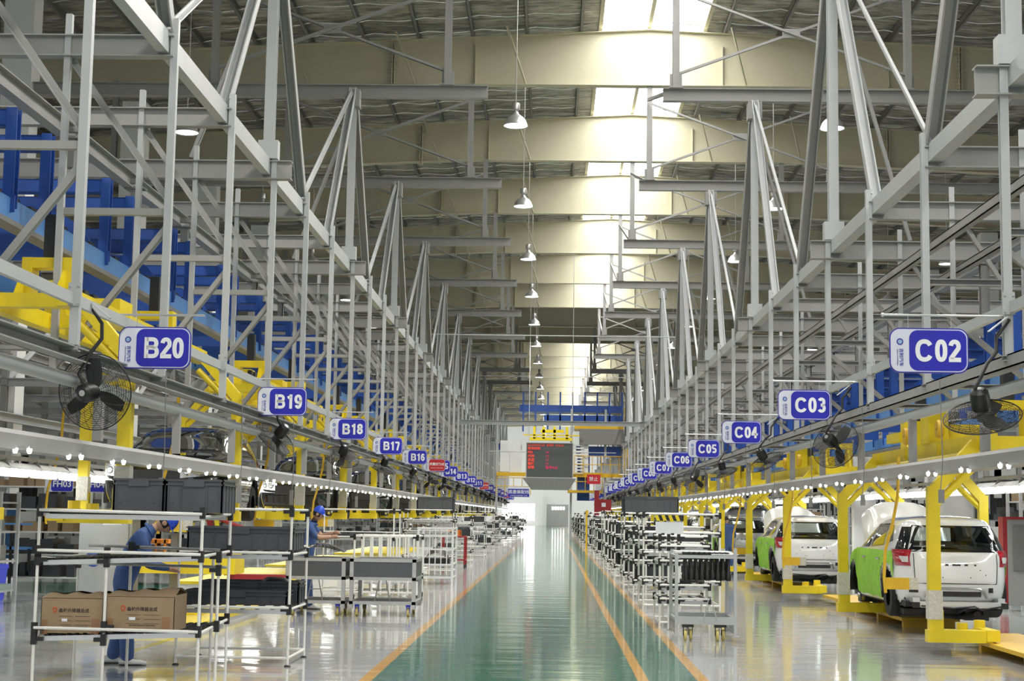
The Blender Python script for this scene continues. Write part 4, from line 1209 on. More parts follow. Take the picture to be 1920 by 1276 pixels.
# ------------------------------------------------------------------ pipe racks
def jbox():
    a = MB(); a.box(-.025, .025, -.025, .025, -.055, .055); a.box(-.09, .0, -.022, .022, -.02, .02); return a.mesh('joint', 'black')
JM = jbox()
_pm = {}
def pipe(L, r=.0145, m='whitep', name='pipe'):
    k = (round(L, 3), r, m)
    if k not in _pm:
        a = MB(); a.tube([(0,0,0), (0,0,L)], r, 8); _pm[k] = a.mesh(name, m, True)
    return _pm[k]
def rack(label, x0, x1, y0, y1, ztop, shelves, mids=(), loc=None, group=None, feet=True, zbase=.07, dark=False, r_=.0145, slope=.06):
    """pipe rack; shelves = list of heights; mids = x positions of extra uprights"""
    w, dpt = x1-x0, y1-y0
    R = thing('pipe_rack', label, 'rack', (x0, y0, 0), 0, group or 'white pipe racks')
    xs = [0] + [m-x0 for m in mids] + [w]
    for xi, x in enumerate(xs):
        for yi, y in enumerate((0, dpt)):
            u = place(pipe(ztop, r_, name='upright'), 'upright', R, (x, y, 0))
            for z in shelves+[ztop-.02]:
                j = place(JM, 'joint', u, (0, 0, z), (0, 0, PI if xi < len(xs)-1 else 0))
    for z in shelves:
        for y in (0, dpt):
            dz = 0 if y == 0 else -slope
            c = place(pipe(w, r_, name='rail'), 'rail', R, (0, y-.02, z+.02+dz), (0, PI/2, 0))
        for x in (0, w): place(pipe(dpt, r_, name='side_rail'), 'side_rail', R, (x, dpt, z-.0), (PI/2, 0, 0))
        key = ('sh', round(w, 2), round(dpt, 2))
        if key not in _pm:
            a = MB(); a.box(0, w, 0, .03, -.05, -.005); al = a.mesh('shelf_beam', 'alu')
            a = MB(); a.box(-.006, .006, .03, dpt-.03, -.01, .0)
            for k in range(int(dpt/.06)): yy = .04+k*.06; a.box(-.018, .018, yy, yy+.034, -.012, .012)
            _pm[key] = (al, a.mesh('roller_track', 'black'))
        al, rl = _pm[key]
        place(al, 'shelf_beam', R, (0, .02, z)); place(al, 'shelf_beam', R, (0, dpt-.05, z-slope))
        n = max(3, int(w/.17))
        for i in range(n+1): place(rl, 'roller_track', R, (.03+(w-.06)*i/n, 0, z), (-math.atan(slope/dpt), 0, 0))
    for y in (0, dpt): place(pipe(w, r_, name='top_rail'), 'top_rail', R, (0, y, ztop), (0, PI/2, 0))
    for x in (0, w): place(pipe(dpt, r_, name='top_rail'), 'top_rail', R, (x, dpt, ztop), (PI/2, 0, 0))
    if feet:
        for y in (0, dpt): place(pipe(w, r_, name='base_rail'), 'base_rail', R, (0, y, zbase+.02), (0, PI/2, 0))
        for x in (0, w): place(pipe(dpt, r_, name='base_rail'), 'base_rail', R, (x, dpt, zbase+.02), (PI/2, 0, 0))
    return R

def tote_mesh(w, d, h, m='tote'):
    a = MB(); t = .015; tp = .02
    def wall(x0, x1, y0, y1): a.box(x0, x1, y0, y1, 0, h)
    a.box(tp, w-tp, tp, d-tp, 0, .01)
    a.box(0, w, 0, t, 0, h); a.box(0, w, d-t, d, 0, h); a.box(0, t, 0, d, 0, h); a.box(w-t, w, 0, d, 0, h)
    for z in (h-.02, h-.06): a.box(-.015, w+.015, -.015, 0, z, z+.012); a.box(-.015, 0, -.015, d+.015, z, z+.012); a.box(w, w+.015, -.015, d+.015, z, z+.012); a.box(-.015, w+.015, d, d+.015, z, z+.012)
    n = max(2, int(w/.14))
    for i in range(n+1):
        x = .02+(w-.05)*i/n
        if abs(x-w/2) > .09: a.box(x, x+.01, -.012, 0, .0, h-.06)
    a.box(w/2-.1, w/2+.1, -.02, 0, h-.075, h-.01)
    for x in (.07, w-.09): a.lathe([(.001,.008),(.012,.008),(.014,0)], (x, 0, .1), (0,-1,0), 8)
    n = max(2, int(d/.14))
    for i in range(n+1):
        y_ = .02+(d-.05)*i/n; a.box(w, w+.012, y_, y_+.01, 0, h-.06); a.box(-.012, 0, y_, y_+.01, 0, h-.06)
    return a.mesh('tote_box', m)
def tote(x, y, z, w, d, h, label, m='tote', rz=0, group='grey totes on the racks'):
    o = place(tote_mesh(w, d, h, m), 'tote_box', None, (x, y, z), (0, 0, rz)); return tag(o, label, 'crate', group)

# foreground rack on the left
zt, zm, zl = 1.615, 1.20, .47
R1 = thing('pipe_rack', 'white pipe flow rack in the left foreground holding two cartons', 'rack', (0, 0, 0), 0, 'white pipe racks')
X0, X1, XM, Y0, Y1 = -4.94, -3.36, -4.27, 14.9, 16.2
def up(x, y, ht, js):
    u = place(pipe(ht, .0155, name='upright'), 'upright', R1, (x, y, 0))
    for j, s in js: place(JM, 'joint', u, (0, 0, j), (0, 0, PI*s))
up(X0, Y0, zt+.02, ((zt, 1), (zm+.03, 1), (zm-.05, 1), (zl+.03, 1), (zl-.07, 1)))
up(XM, Y0, zm+.05, ((zm+.02, 0), (zm-.06, 0), (zl+.05, 1), (zl-.07, 0)))
up(X1, Y0, zt+.02, ((zt, 0), (zm, 0), (zl+.02, 0)))
up(X1+.04, Y0+.62, zm, ((zm-.02, 0), (zm-.15, 0), (zl+.03, 0)))
up(X1, Y1, zt-.02, ((zt-.02, 0), (zm+.03, 0), (zl+.06, 0)))
up(X0, Y1, zm-.05, ((zm-.12, 1),)); up(X0+.55, Y1, zm+.05, ((zm+.05, 1),)); up(XM+.75, Y1-.02, zm, ())
def bar(p, q, nm='rail', m='whitep', rr=.0155): 
    a = MB(); a.tube([p, q], rr, 8); a.build(nm, m, R1, True)
bar((X0, Y0-.02, zt+.01), (X1, Y0-.02, zt-.01)); bar((X0, Y0-.02, zm+.04), (X1, Y0-.02, zm+.02)); bar((X0, Y0-.02, zl+.035), (X1, Y0-.02, zl+.02))
bar((X0+.1, Y1, zm+.06), (X1, Y1, zm+.03), m='alu'); bar((X0-.0, Y1-.1, zm-.12), (X1, Y1-.1, zm-.14), m='alu')
bar((X1, Y0, zm-.0), (X1, Y1, zm+.02)); bar((X1, Y0, zl), (X1, Y1, zl+.05)); bar((X1, Y0, zt-.04), (X1, Y1, zt-.01)); bar((X0, Y0, zm-.03), (X0, Y1, zm-.1)); bar((X0, Y0, zt-.03), (X0, Y1, zt-.05)); bar((X0, Y0, zl-.06), (X0, Y1, zl-.02))
for z, dz0, dz1 in ((zt-.05, 0, -.0), (zm-.04, -.04, .02), (zl-.07, -.0, .06)):
    a = MB(); a.beam((X0+.05, Y0+.03, z+dz0), (X1-.02, Y0+.03, z+dz1), .03, .045, 'box'); a.build('shelf_beam', 'alu', R1)
    a = MB(); a.beam((X0+.05, Y1-.1, z+dz0), (X1-.02, Y1-.1, z+dz1), .03, .045, 'box'); a.build('shelf_beam', 'alu', R1)
    n = 20
    if 'strip' not in _pm:
        a = MB(); a.box(-.006, .006, .03, 1.25, -.006, .004)
        for k in range(20): yy = .05+k*.06; a.box(-.02, .02, yy, yy+.034, -.012, .014)
        _pm['strip'] = a.mesh('roller_track', 'black')
    for i in range(n): place(_pm['strip'], 'roller_track', R1, (X0+.1+(X1-X0-.15)*i/(n-1), Y0, z+dz0+(dz1-dz0)*i/(n-1)+.03))
# cartons
def carton(x, y, z, w, d, h, label, flap):
    r = thing('carton', label, 'box', (x, y, z), 0, 'cartons on the foreground rack')
    a = MB(); a.box(0, w, 0, .006, 0, h); a.box(0, w, d-.006, d, 0, h+.03); a.box(0, .006, 0, d, 0, h); a.box(w-.006, w, 0, d, 0, h+.02); a.box(0, w, 0, d, 0, .01); a.build('box_body', 'card', r)
    a = MB()
    def fn(u, v): return (w*u, .0+v*.2, h+.005+v*(.03+flap*u)+.012*math.sin(u*17)*v)
    a.grid(16, 4, fn); a.grid(16, 4, lambda u, v: (w*u, d-v*.22, h+.03+v*(.02+flap*.5*u)+.01*math.sin(u*13+1)*v)); a.build('flap', 'card', r)
    place(text_mesh('备轮升降器总成', .042, .0005, .0006, mt='ink'), 'printing', r, (w*.5+.02, -.002, h*.66))
    a = MB()
    for k in range(3):
        a.box(w*.3, w*.5, -.002, 0, h*(.5-.12*k), h*(.5-.12*k)+.003); a.box(w*.56, w*.8, -.002, 0, h*(.5-.12*k), h*(.5-.12*k)+.003)
    for k in range(14): a.box(w*.35+.018*k, w*.35+.018*k+.01, -.002, 0, h*.2, h*.2+.01)
    a.build('printed_lines', 'ink', r)
    a = MB(); a.ring(.018, .006, (w*.5-.165, -.001, h*.7), (0,1,0), 12, 4); a.box(w*.5-.185, w*.5-.145, -.002, 0, h*.6, h*.6+.006); a.build('printed_mark', 'inkred', r)
    a = MB(); a.box(w*.34, w*.43, -.003, 0, h*.36, h*.44); a.build('paper_label', 'paper', r)
    a = MB(); a.box(w*.82, w*.94, -.0015, 0, 0, h*.45); a.box(.01, .07, -.0015, 0, 0, h*.4); a.build('tape', 'card_d', r)
carton(X0+.04, Y0+.05, zl-.03, .60, .42, .34, 'brown carton on the lower shelf of the front rack, the left one', .02)
carton(X0+.67, Y0+.05, zl-.005, .66, .5, .34, 'brown carton with torn top on the lower shelf, the right one', .05)
tote(-4.32, Y0+.3, zt+.0, .50, .6, .33, 'grey tote with a lid rim on top of the front rack, left one')
tote(-3.80, Y0+.3, zt+.0, .56, .6, .33, 'grey tote on top of the front rack, right one')

# second rack
R2 = rack('white pipe rack with black joints standing behind the foreground rack', -4.0, -2.80, 16.7, 17.8, 1.66, [.60, 1.18], mids=(), slope=-.05)
for x, y in ((-4.0, 16.7), (-2.8, 16.7), (-4.0, 17.8), (-2.8, 17.8)):
    a = MB(); a.lathe([(.001, .0), (.035, .0), (.035, .012), (.012, .02), (.012, .08)], (x+4.0, y-16.7, 0), (0,0,1), 10); a.build('levelling_foot', 'black', R2, True)
tote(-3.98, 16.95, 1.22, 1.16, .7, .25, 'long grey ribbed tote on the middle shelf of the second rack')
tote(-3.96, 16.9, .63, 1.1, .35, .16, 'shallow dark tray at the front of the second rack', 'tote_d', group='dark trays')
tote(-3.9, 17.3, .63, 1.1, .4, .24, 'dark tote behind the shallow tray on the second rack', 'tote_d', group='dark trays')
a = MB(); a.grid(12, 8, lambda u, v: (-3.3+.42*u, 17.35+.3*v, .80+.13*math.sin(u*PI)*math.sin(v*PI)**.5+.02*math.sin(u*9)))
tag(a.build('moulded_part', 'blackm', None, True), 'black moulded part lying in the tote of the second rack', 'part')

# two grey stillage carts
def stillage(x0, x1, y0, y1, label):
    r = thing('stillage_cart', label, 'cart', (x0, y0, 0), 0, 'grey wheeled stillages'); w, d = x1-x0, y1-y0
    for x in (.03, w-.03):
        for y in (.03, d-.03):
            a = MB(); a.box(x-.03, x+.03, y-.03, y+.03, .12, .93 if y < .1 else .9); a.build('corner_post', 'galv', r)
    a = MB()
    for z in (.19, .57, .86):
        a.box(0, w, 0, .05, z, z+.05); a.box(0, w, d-.05, d, z, z+.05); a.box(0, .05, 0, d, z, z+.05); a.box(w-.05, w, 0, d, z, z+.05)
    a.build('frame', 'galv', r)
    a = MB(); a.box(.05, w-.05, .01, .03, .61, .87); a.box(.05, w-.05, d-.03, d-.01, .61, .87); a.box(.01, .03, .05, d-.05, .61, .87); a.box(w-.03, w-.01, .05, d-.05, .61, .87); a.box(.05, w-.05, .03, d-.03, .59, .61); a.build('side_panel', 'tote', r)
    a = MB(); a.box(.05, w-.05, .04, d-.04, .21, .24); a.build('base_deck', 'steel_d', r)
    for x in (.12, w-.12):
        for y in (.1, d-.1):
            a = MB(); a.lathe([(.02,-.02),(.07,-.02),(.07,.02),(.02,.02)], (x, y+.02, .07), (1,0,0), 14); c = a.build('wheel', 'caster', r, True)
            a = MB(); a.box(x-.03, x-.022, y-.03, y+.04, .06, .2); a.box(x+.022, x+.03, y-.03, y+.04, .06, .2); a.box(x-.035, x+.035, y-.04, y+.04, .15, .2); a.build('fork', 'binblue', c)
    a = MB(); a.tube([(w*.5-.12,.02,.25),(w*.5-.05,.02,.60),(w*.5+.05,.02,.60),(w*.5+.12,.02,.25)], .01, 6); a.tube([(w*.5-.08,.02,.42),(w*.5+.08,.02,.42)], .008, 5); a.build('drawbar', 'steel_d', r)
    return r
stillage(-4.25, -3.29, 24.9, 26.0, 'grey wheeled stillage nearest the second worker')
stillage(-3.22, -2.16, 24.9, 26.1, 'grey wheeled stillage beside the yellow aisle line on the left')
a = MB(); a.grid(18, 8, lambda u, v: (-4.1+.75*u, 25.1+.7*v, .98+.16*math.sin((.15+.8*u)*PI)*(.6+.4*math.sin(v*PI))))
tag(a.build('curved_panel', 'blackgloss', None, True), 'glossy black curved panel lying on the left stillage', 'part')

# racks farther along on the left
rack('white pipe rack with sloping middle shelf behind the two stillages', -4.72, -3.15, 31, 32.2, 1.70, [1.14, .55], slope=-.08)
tote(-4.5, 31.2, 1.12, 1.1, .6, .12, 'shallow grey tote on the middle shelf behind the stillages')
def upright_cage(x0, x1, y0, y1, zt, n, label):
    r = thing('pipe_cage', label, 'cage', (x0, y0, 0)); w, d = x1-x0, y1-y0
    for i in range(n):
        x = w*i/(n-1)
        for y in (0, d): place(pipe(zt-.1, .02, name='upright'), 'upright', r, (x, y, .1))
    for z in (.14, .42, zt-.02):
        for y in (0, d): place(pipe(w, .02, name='rail'), 'rail', r, (0, y, z), (0, PI/2, 0))
        for x in (0, w): place(pipe(d, .02, name='rail'), 'rail', r, (x, d, z), (PI/2, 0, 0))
    a = MB(); a.box(0, w, 0, d, .3, .33); a.build('base_deck', 'alu', r)
    for x in (0, w):
        for y in (0, d):
            a = MB(); a.lathe([(.01,-.02),(.05,-.02),(.05,.02),(.01,.02)], (x, y, .055), (1,0,0), 12); a.build('wheel', 'rubber', r)
            place(JM, 'joint', r, (x, y, .42)); place(JM, 'joint', r, (x, y, zt-.04))
upright_cage(-3.75, -2.55, 29.6, 30.8, 1.22, 8, 'white pipe cage trolley with many uprights behind the right stillage')
def wire_cage(x0, x1, y0, y1, zt, label):
    r = thing('wire_cage', label, 'cage', (x0, y0, 0)); w, d = x1-x0, y1-y0
    for x in (0, w):
        for y in (0, d):
            a = MB(); a.box(x-.025, x+.025, y-.025, y+.025, .0, zt+.05); a.build('corner_post', 'white', r)
    a = MB()
    for i in range(1, 6): a.box(w*i/6-.012, w*i/6+.012, -.01, .01, .2, zt)
    for z in (.15, .45, .8, 1.1, zt): a.box(0, w, -.012, .012, z, z+.035); a.box(-.01, .01, 0, d, z, z+.035); a.box(w-.01, w+.01, 0, d, z, z+.035); a.box(0, w, d-.01, d+.01, z, z+.035)
    a.build('bars', 'white', r)
    a = MB(); a.box(0, w, 0, d, .42, .45); a.build('shelf', 'galv', r)
    return r
wire_cage(-3.1, -2.3, 36.2, 37.6, 1.28, 'white wire cage trolley left of the aisle with black parts inside')
a = MB(); a.grid(10, 6, lambda u, v: (-3.0+.6*u, 36.4+.6*v, .46+.32*(1-abs(2*u-1)**2)*(.5+.5*v)+.1)); a.grid(10, 6, lambda u, v: (-3.0+.6*u, 36.4+.6*v, .46))
a.box(-3.0, -2.4, 36.5, 37.0, .46, .6)
tag(a.build('seat_part', 'blackm'), 'black moulded parts stacked inside the white wire cage', 'part')
rack('white pipe rack with grey totes on top left of the aisle', -4.1, -2.72, 43, 44.2, 1.74, [.45, 1.15, 1.45])
tote(-3.75, 43.2, 1.76, 1.0, .8, .34, 'grey tote pair on the rack left of the aisle beyond the wire cage')
r = thing('red_trolley', 'dark red tube trolley standing behind the white wire cage', 'trolley', (-3.35, 47.5, 0))
a = MB()
for p, q in (((0,0,.1),(0,0,.95)), ((.7,0,.1),(.7,0,.95)), ((0,0,.95),(.7,0,.95)), ((0,0,.25),(.7,0,.25)), ((0,.9,.1),(0,.9,.95)), ((.7,.9,.1),(.7,.9,.95)), ((.7,0,.25),(.7,.9,.25)), ((.7,0,.95),(.7,.9,.95)), ((0,0,.25),(0,.9,.25))): a.tube([p, q], .03, 6)
a.build('frame', 'redp', r)
a = MB()
for x in (0, .7):
    for y_ in (0, .9): a.lathe([(.01,-.02),(.06,-.02),(.06,.02),(.01,.02)], (x, y_, .06), (1,0,0), 10)
a.build('wheels', 'rubber', r)
tote(-3.2, 47.7, .97, .4, .4, .18, 'small orange bin on the dark red trolley', 'orange')

LR = [(-3.9,-2.7,52),(-3.75,-2.55,59),(-3.8,-2.5,66),(-3.7,-2.5,74),(-3.7,-2.45,83),(-3.6,-2.4,92),(-3.6,-2.3,102),(-3.6,-2.3,113),(-3.5,-2.3,125),(-3.5,-2.3,138)]
for i, (x0, x1, y0) in enumerate(LR):
    rack('white pipe rack left of the aisle, %s beyond the red trolley' % nth(i+1), x0, x1, y0, y0+1.4+.2*(i%3), 1.55+.1*(i%3), [.4, .85+.1*(i%2), 1.3], mids=((x0+x1)/2,) if i % 2 == 0 else (), group='pipe racks far down the left side')
    for j in range(2):
        tote(x0+.08+.6*j, y0+.2, (.43, .9+.1*(i%2), 1.33)[(i+j)%3], .5, .8, .22, 'dark bin in the %s rack beyond the red trolley, %s one' % (nth(i+1), 'left' if j == 0 else 'right'), 'tote_d' if j else 'tote', group='bins in the far left racks')

# ------------------------------------------------------------------ right side racks
r = thing('parts_trolley', 'pale steel trolley hung with black struts at the right of the aisle', 'trolley', (1.69, 21.15, 0))
w, d = .79, 1.0
for x in (.0, w):
    for y_ in (0, d):
        a = MB(); a.box(x-.022, x+.022, y_-.022, y_+.022, .07, 1.24 if x > 0 and y_ == 0 else 1.17); a.box(x-.05, x+.05, y_-.04, y_+.04, .0 if 0 else .06, .075); a.build('corner_post', 'steel_l', r)
a = MB()
a.box(0, w, -.02, .02, 1.1, 1.14); a.box(0, w, d-.02, d+.02, 1.1, 1.14); a.box(-.02, .02, 0, d, 1.1, 1.14); a.box(w-.02, w+.02, 0, d, 1.1, 1.14)
a.box(0, w, -.025, .025, .22, .32); a.box(0, w, d-.025, d+.025, .22, .32); a.box(-.02, .02, 0, d, .1, .14); a.box(w-.02, w+.02, 0, d, .1, .14); a.box(-.02, .02, 0, d, .26, .30); a.box(w-.02, w+.02, 0, d, .26, .3)
for i in range(8): a.box(-.008, .008, d*i/8, d*i/8+.012, .14, .28); a.box(w-.008, w+.008, d*i/8, d*i/8+.012, .14, .28)
a.build('frame', 'steel_l', r)
a = MB(); a.box(.02, w+.02, .5, d+.1, 1.16, 1.18); a.box(w*.6, w+.05, .05, d, 1.145, 1.16); a.build('tray', 'white', r)
for k, (x, y_) in enumerate(((.12, .02), (.2, .12), (.55, .02), (.64, .12))):
    a = MB(); a.lathe([(.02,-.018),(.07,-.018),(.075,0),(.07,.018),(.02,.018)], (x, y_, .075), (1,0,0), 16); c = a.build('wheel', 'caster', r, True)
    a = MB(); a.box(x-.03, x-.022, y_-.02, y_+.03, .07, .2); a.box(x+.022, x+.03, y_-.02, y_+.03, .07, .2); a.box(x-.04, x+.04, y_-.05, y_+.05, .18, .22); a.build('fork', 'black', c)
a = MB(); a.tube([(.36,-.03,.27),(.42,-.03,.52),(.44,-.03,.6),(.48,-.03,.52),(.54,-.03,.27)], .008, 6); a.tube([(.39,-.03,.4),(.51,-.03,.4)], .007, 5); a.build('drawbar', 'steel_l', r)
a = MB(); a.lathe([(.001,.32),(.012,.32),(.014,.26),(.022,.25),(.022,.12),(.032,.10),(.036,.04),(.03,0),(.001,0)], seg=10); a.box(-.03,.03,-.012,.012,.03,.06)
strm = a.mesh('shock_absorber', 'black', True)
k = 0
for i in range(9):
    for j in range(3):
        k += 1; o = place(strm, 'shock_absorber', None, (1.69+.13+i*.072, 21.2+.14*j, .80+.01*((i+j)%2)))
        tag(o, 'black strut hanging under the top bar of the pale steel trolley', 'shock absorber', 'black struts hanging on the trolley')
a = MB(); a.lathe([(.001,.04),(.03,.035),(.032,.0),(.001,0)], seg=8); capm = a.mesh('strut_mount', 'blackm', True)
for i in range(9):
    for j in range(2):
        o = place(capm, 'strut_mount', None, (1.69+.13+i*.07, 21.25+.2*j, 1.142)); tag(o, 'small black strut mount standing on top of the pale trolley', 'part', 'black mounts on the trolley top')

Rr = rack('white pipe rack with black joints just behind the strut trolley', 1.62, 2.36, 23.4, 24.6, 1.36, [.42, .62, .98, 1.2], mids=(1.75, 1.9), slope=.0, r_=.017)
for i in range(4):
    a = MB(); a.tube([(0,0,0),(.5,.1,.02),(.62,.3,0)], .02, 6); a.box(.05,.4,0,.12,-.02,.04)
    o = a.build('suspension_arm', 'blackm', None, False, (1.7+.02*i, 23.55+.22*i, .66 if i % 2 else 1.02)); tag(o, 'black suspension arm on the %s shelf behind the strut trolley, %s one' % (('lower','upper')[i%2], ('nearer','nearer','farther','farther')[i]), 'part', 'black arms on the right rack')
rack('tall pipe rack with a paper notice beside the right yellow line', 1.64, 3.0, 27.9, 29.4, 1.70, [.5, 1.0, 1.35], slope=.0, r_=.018)
a = MB(); a.box(1.85, 2.35, 27.86, 27.87, 1.28, 1.56); tag(a.build('paper_notice', 'paper'), 'white paper notice hung on the tall right rack', 'notice')
q = MB(); q.box(1.85, 2.35, 27.85, 27.86, 1.58, 1.68, 0)
for i in range(4): q.prism([(1.87+.12*i, 1.58), (1.93+.12*i, 1.58), (1.89+.12*i, 1.68), (1.83+.12*i, 1.68)], 'y', 27.84, 27.85, 1)
tag(q.build('striped_tape', ['black', 'yellow']), 'black and yellow striped strip above the paper notice', 'tape')
rack('wide white pipe rack full of black parts under a grey crate', 1.66, 3.5, 35.8, 37.2, 1.72, [.35, .7, 1.05, 1.4], mids=(1.95, 2.15), slope=.0, r_=.02)
for i in range(6):
    tote(1.72+.62*(i % 3), 36.0, .38 + .7*(i//3), .5, .9, .24, 'black bin in the wide right rack, %s row, %s' % (('lower', 'upper')[i//3], ('left', 'middle', 'right')[i % 3]), 'tote_d', group='black bins in the wide right rack')
tote(1.66, 36.0, 1.75, 1.25, 1.0, .36, 'large grey crate on top of the wide right rack')
RRs = [(1.66,2.6,31.6),(1.66,2.7,41),(1.66,2.6,46),(1.7,2.8,51),(1.66,2.6,57),(1.7,2.7,63),(1.66,2.6,70),(1.66,2.7,77),(1.7,2.6,85),(1.7,2.6,94),(1.7,2.6,104),(1.7,2.6,115),(1.7,2.6,127),(1.7,2.6,140)]
random.seed(11)
for i, (x0, x1, y0) in enumerate(RRs):
    rack('white pipe rack right of the aisle, %s beyond the strut trolley' % nth(i+2), x0, x1, y0, y0+2.0+.4*(i%3), 1.35+.15*(i%4), [.35, .75, 1.15], mids=(x0+.25,), slope=0, r_=.018, group='pipe racks down the right side')
    for j in range(3):
        yy = y0+.15+.65*j
        tote(x0+.06, yy, (.38, .78, 1.18)[(i+j) % 3], .75, .5, .26, 'dark bin in the %s right rack beyond the strut trolley, %s one' % (nth(i+2), nth(j+1)), 'tote_d', group='bins in the right racks')
        if i < 6:
            a = MB()
            for k in range(7): a.box(.08*k, .08*k+.045, 0, .3, .0, .30-.04*(k%3))
            o = a.build('black_parts', 'blackm', None, False, (x0+.1, yy, (.38, .78, 1.18)[(i+j+1) % 3])); tag(o, 'row of black parts in the %s right rack, %s group' % (nth(i+2), nth(j+1)), 'part', 'black parts in the right racks')

# yellow post by the right line far away
a = MB(); a.box(1.6, 1.72, 74, 74.15, 0, 1.9); tag(a.build('bollard_post', 'yellow_d'), 'tall ochre post at the far end of the right racks', 'post')

# ------------------------------------------------------------------ floor plates under the right line
for i, (ya, yb) in enumerate(((12.5, 21.5), (24.5, 31.5), (37, 44), (49, 56))):
    r = thing('yellow_platform', 'low ochre platform on the floor under the right line, %s to the camera' % near(i+1), 'platform', (0, 0, 0), 0, 'low ochre platforms')
    a = MB(); a.box(5.45, 6.35, ya, yb, .10, .15); a.build('deck', 'yellow_d', r)
    yy = ya+.1
    while yy < yb:
        a = MB(); a.box(5.5, 6.3, yy, yy+.12, 0, .10); a.build('leg', 'yellow_d', r); yy += 1.9
for i, (xa, xb, ya, yb, z) in enumerate(((-7.0, -4.9, 28.5, 36, .34), (-7.0, -4.9, 38, 47, .34), (-6.6, -4.75, 21.0, 25.5, .12), (-7, -4.9, 50, 60, .34))):
    r = thing('work_platform', ('long yellow topped work step under the left line', 'yellow topped work step farther along the left line', 'low yellow step in front of the nearest black car', 'most distant yellow work step on the left')[i], 'platform', (0,0,0), 0, 'yellow work steps')
    a = MB(); a.box(xa, xb, ya, yb, z-.05, z); a.build('deck', 'yellow', r); a = MB(); a.box(xa+.03, xb-.03, ya+.03, yb-.03, 0, z-.05); a.build('skirt', 'white', r)

# bent yellow guard bars with flag plates
def guard(x, y, z, label, s=1):
    r = thing('guard_bar', label, 'guard bar', (x, y, z), 0, 'bent yellow guard bars')
    a = MB(); a.tube([(.12,0,1.75),(.10,0,1.2),(.03,0,.85),(-.08,0,.45),(-.1,0,.1),(-.08,0,-.12)], .022, 8); a.build('bar', 'yellow_d', r, True)
    a = MB(); a.box(-.08, .24, -.02, .02, -.07, .09); a.build('flag_plate', 'yellow_d', r)
    a = MB(); a.box(.24, .36, -.022, .022, -.07, .09); a.build('wrapped_end', 'wrap', r)
guard(4.67, 21.6, .78, 'bent yellow guard bar with flag plate beside the nearest white car')
guard(4.7, 31.2, .80, 'bent yellow guard bar beside the second white car')
guard(4.6, 38.9, .82, 'bent yellow guard bar in front of the silver car')
guard(-8.1, 25.0, 1.5, 'bent yellow guard bar at the far left of the left line')
guard(-5.0, 20.0, 1.45, 'bent yellow guard bar in front of the nearest black car')
guard(-5.0, 26.6, 1.4, 'bent yellow guard bar behind the worker at the stillage')
guard(-5.0, 33, 1.4, 'bent yellow guard bar farther along the left line')

# hoses and cables hanging from the rails
k = 0
for side in (-1, 1):
    for i in range(12):
        y = 17.5+4.4*i; k += 1; xx = (XL+.1 if side < 0 else XR-.1)
        a = MB(); a.tube([(xx, y, 3.22), (xx+.02, y, 2.3), (xx, y+.03, 1.9 if side < 0 else 2.0)], .006, 5); a.box(xx-.03, xx+.03, y-.02, y+.02, 1.75 if side < 0 else 1.85, 2.0)
        tag(a.build('hanging_cable', 'steel_d'), 'dark cable with handset hanging from the %s gantry, %s to the camera' % ('left' if side < 0 else 'right', near(i+1)), 'cable', 'hanging cables')

# ------------------------------------------------------------------ background left and right
def shelf_unit(x, y, w, d, h, label, m='steel_l', n=4, group='equipment behind the lines', seed=0):
    r = thing('parts_shelf', label, 'shelf', (x, y, 0), 0, group); rnd = random.Random(seed)
    a = MB()
    for xx in (0, w):
        for yy in (0, d): a.box(xx-.03, xx+.03, yy-.03, yy+.03, 0, h)
    a.build('frame', m, r)
    for i in range(n):
        z = .2+(h-.4)*i/max(1, n-1); a = MB(); a.box(0, w, 0, d, z, z+.03); a.build('shelf_board', m, r)
        a = MB(); xx = .05
        while xx < w-.3:
            ww = rnd.uniform(.12, .4); a.box(xx, xx+ww, .05, d-.1, z+.03, z+.03+rnd.uniform(.1, .32)); xx += ww+rnd.uniform(.03, .2)
        p = a.build('stock', ('blackm', 'tote', 'card', 'steel_d', 'tote_d', 'dgreen')[rnd.randrange(6)], r); p['kind'] = 'stuff'
idx = 0
for i in range(16):
    for side in (-1, 1):
        idx += 1; y = 26+5.8*i; x = -10.9-.7*(i % 3) if side < 0 else 8.9+.6*(i % 3)
        shelf_unit(x, y, 1.6+.5*(i % 2), .9, 1.9+.35*(i % 3), 'stocked steel shelf beyond the %s line, %s to the camera' % ('left' if side < 0 else 'right', near(i+1)), ('steel_l', 'white', 'steel')[i % 3], 4+i % 2, seed=idx)
for i in range(16):
    for side in (-1, 1):
        y = 30+6.4*i; x = side*(15.5+1.1*(i % 3)); h = 3.0+.5*(i % 3)
        r = thing('wall_partition', 'white partition with dark racking far beyond the %s line, %s to the camera' % ('left' if side < 0 else 'right', near(i+1)), 'partition', (x, y, 0), 0, 'white partitions beyond the lines')
        a = MB(); a.box(-2.6, 2.6, 0, .1, 0, h*.5); a.box(-2.6, 2.6, 0, .1, h*.85, h)
        for xx in (-2.6, -.9, .9, 2.4): a.box(xx, xx+.25, 0, .1, 0, h)
        a.build('panel', 'white', r)
        a = MB()
        for j in range(22): a.box(-2.3+.21*j, -2.16+.21*j, .15, .4, h*.62, h*.8)
        p = a.build('hanging_stock', 'blackm', r); p['kind'] = 'stuff'
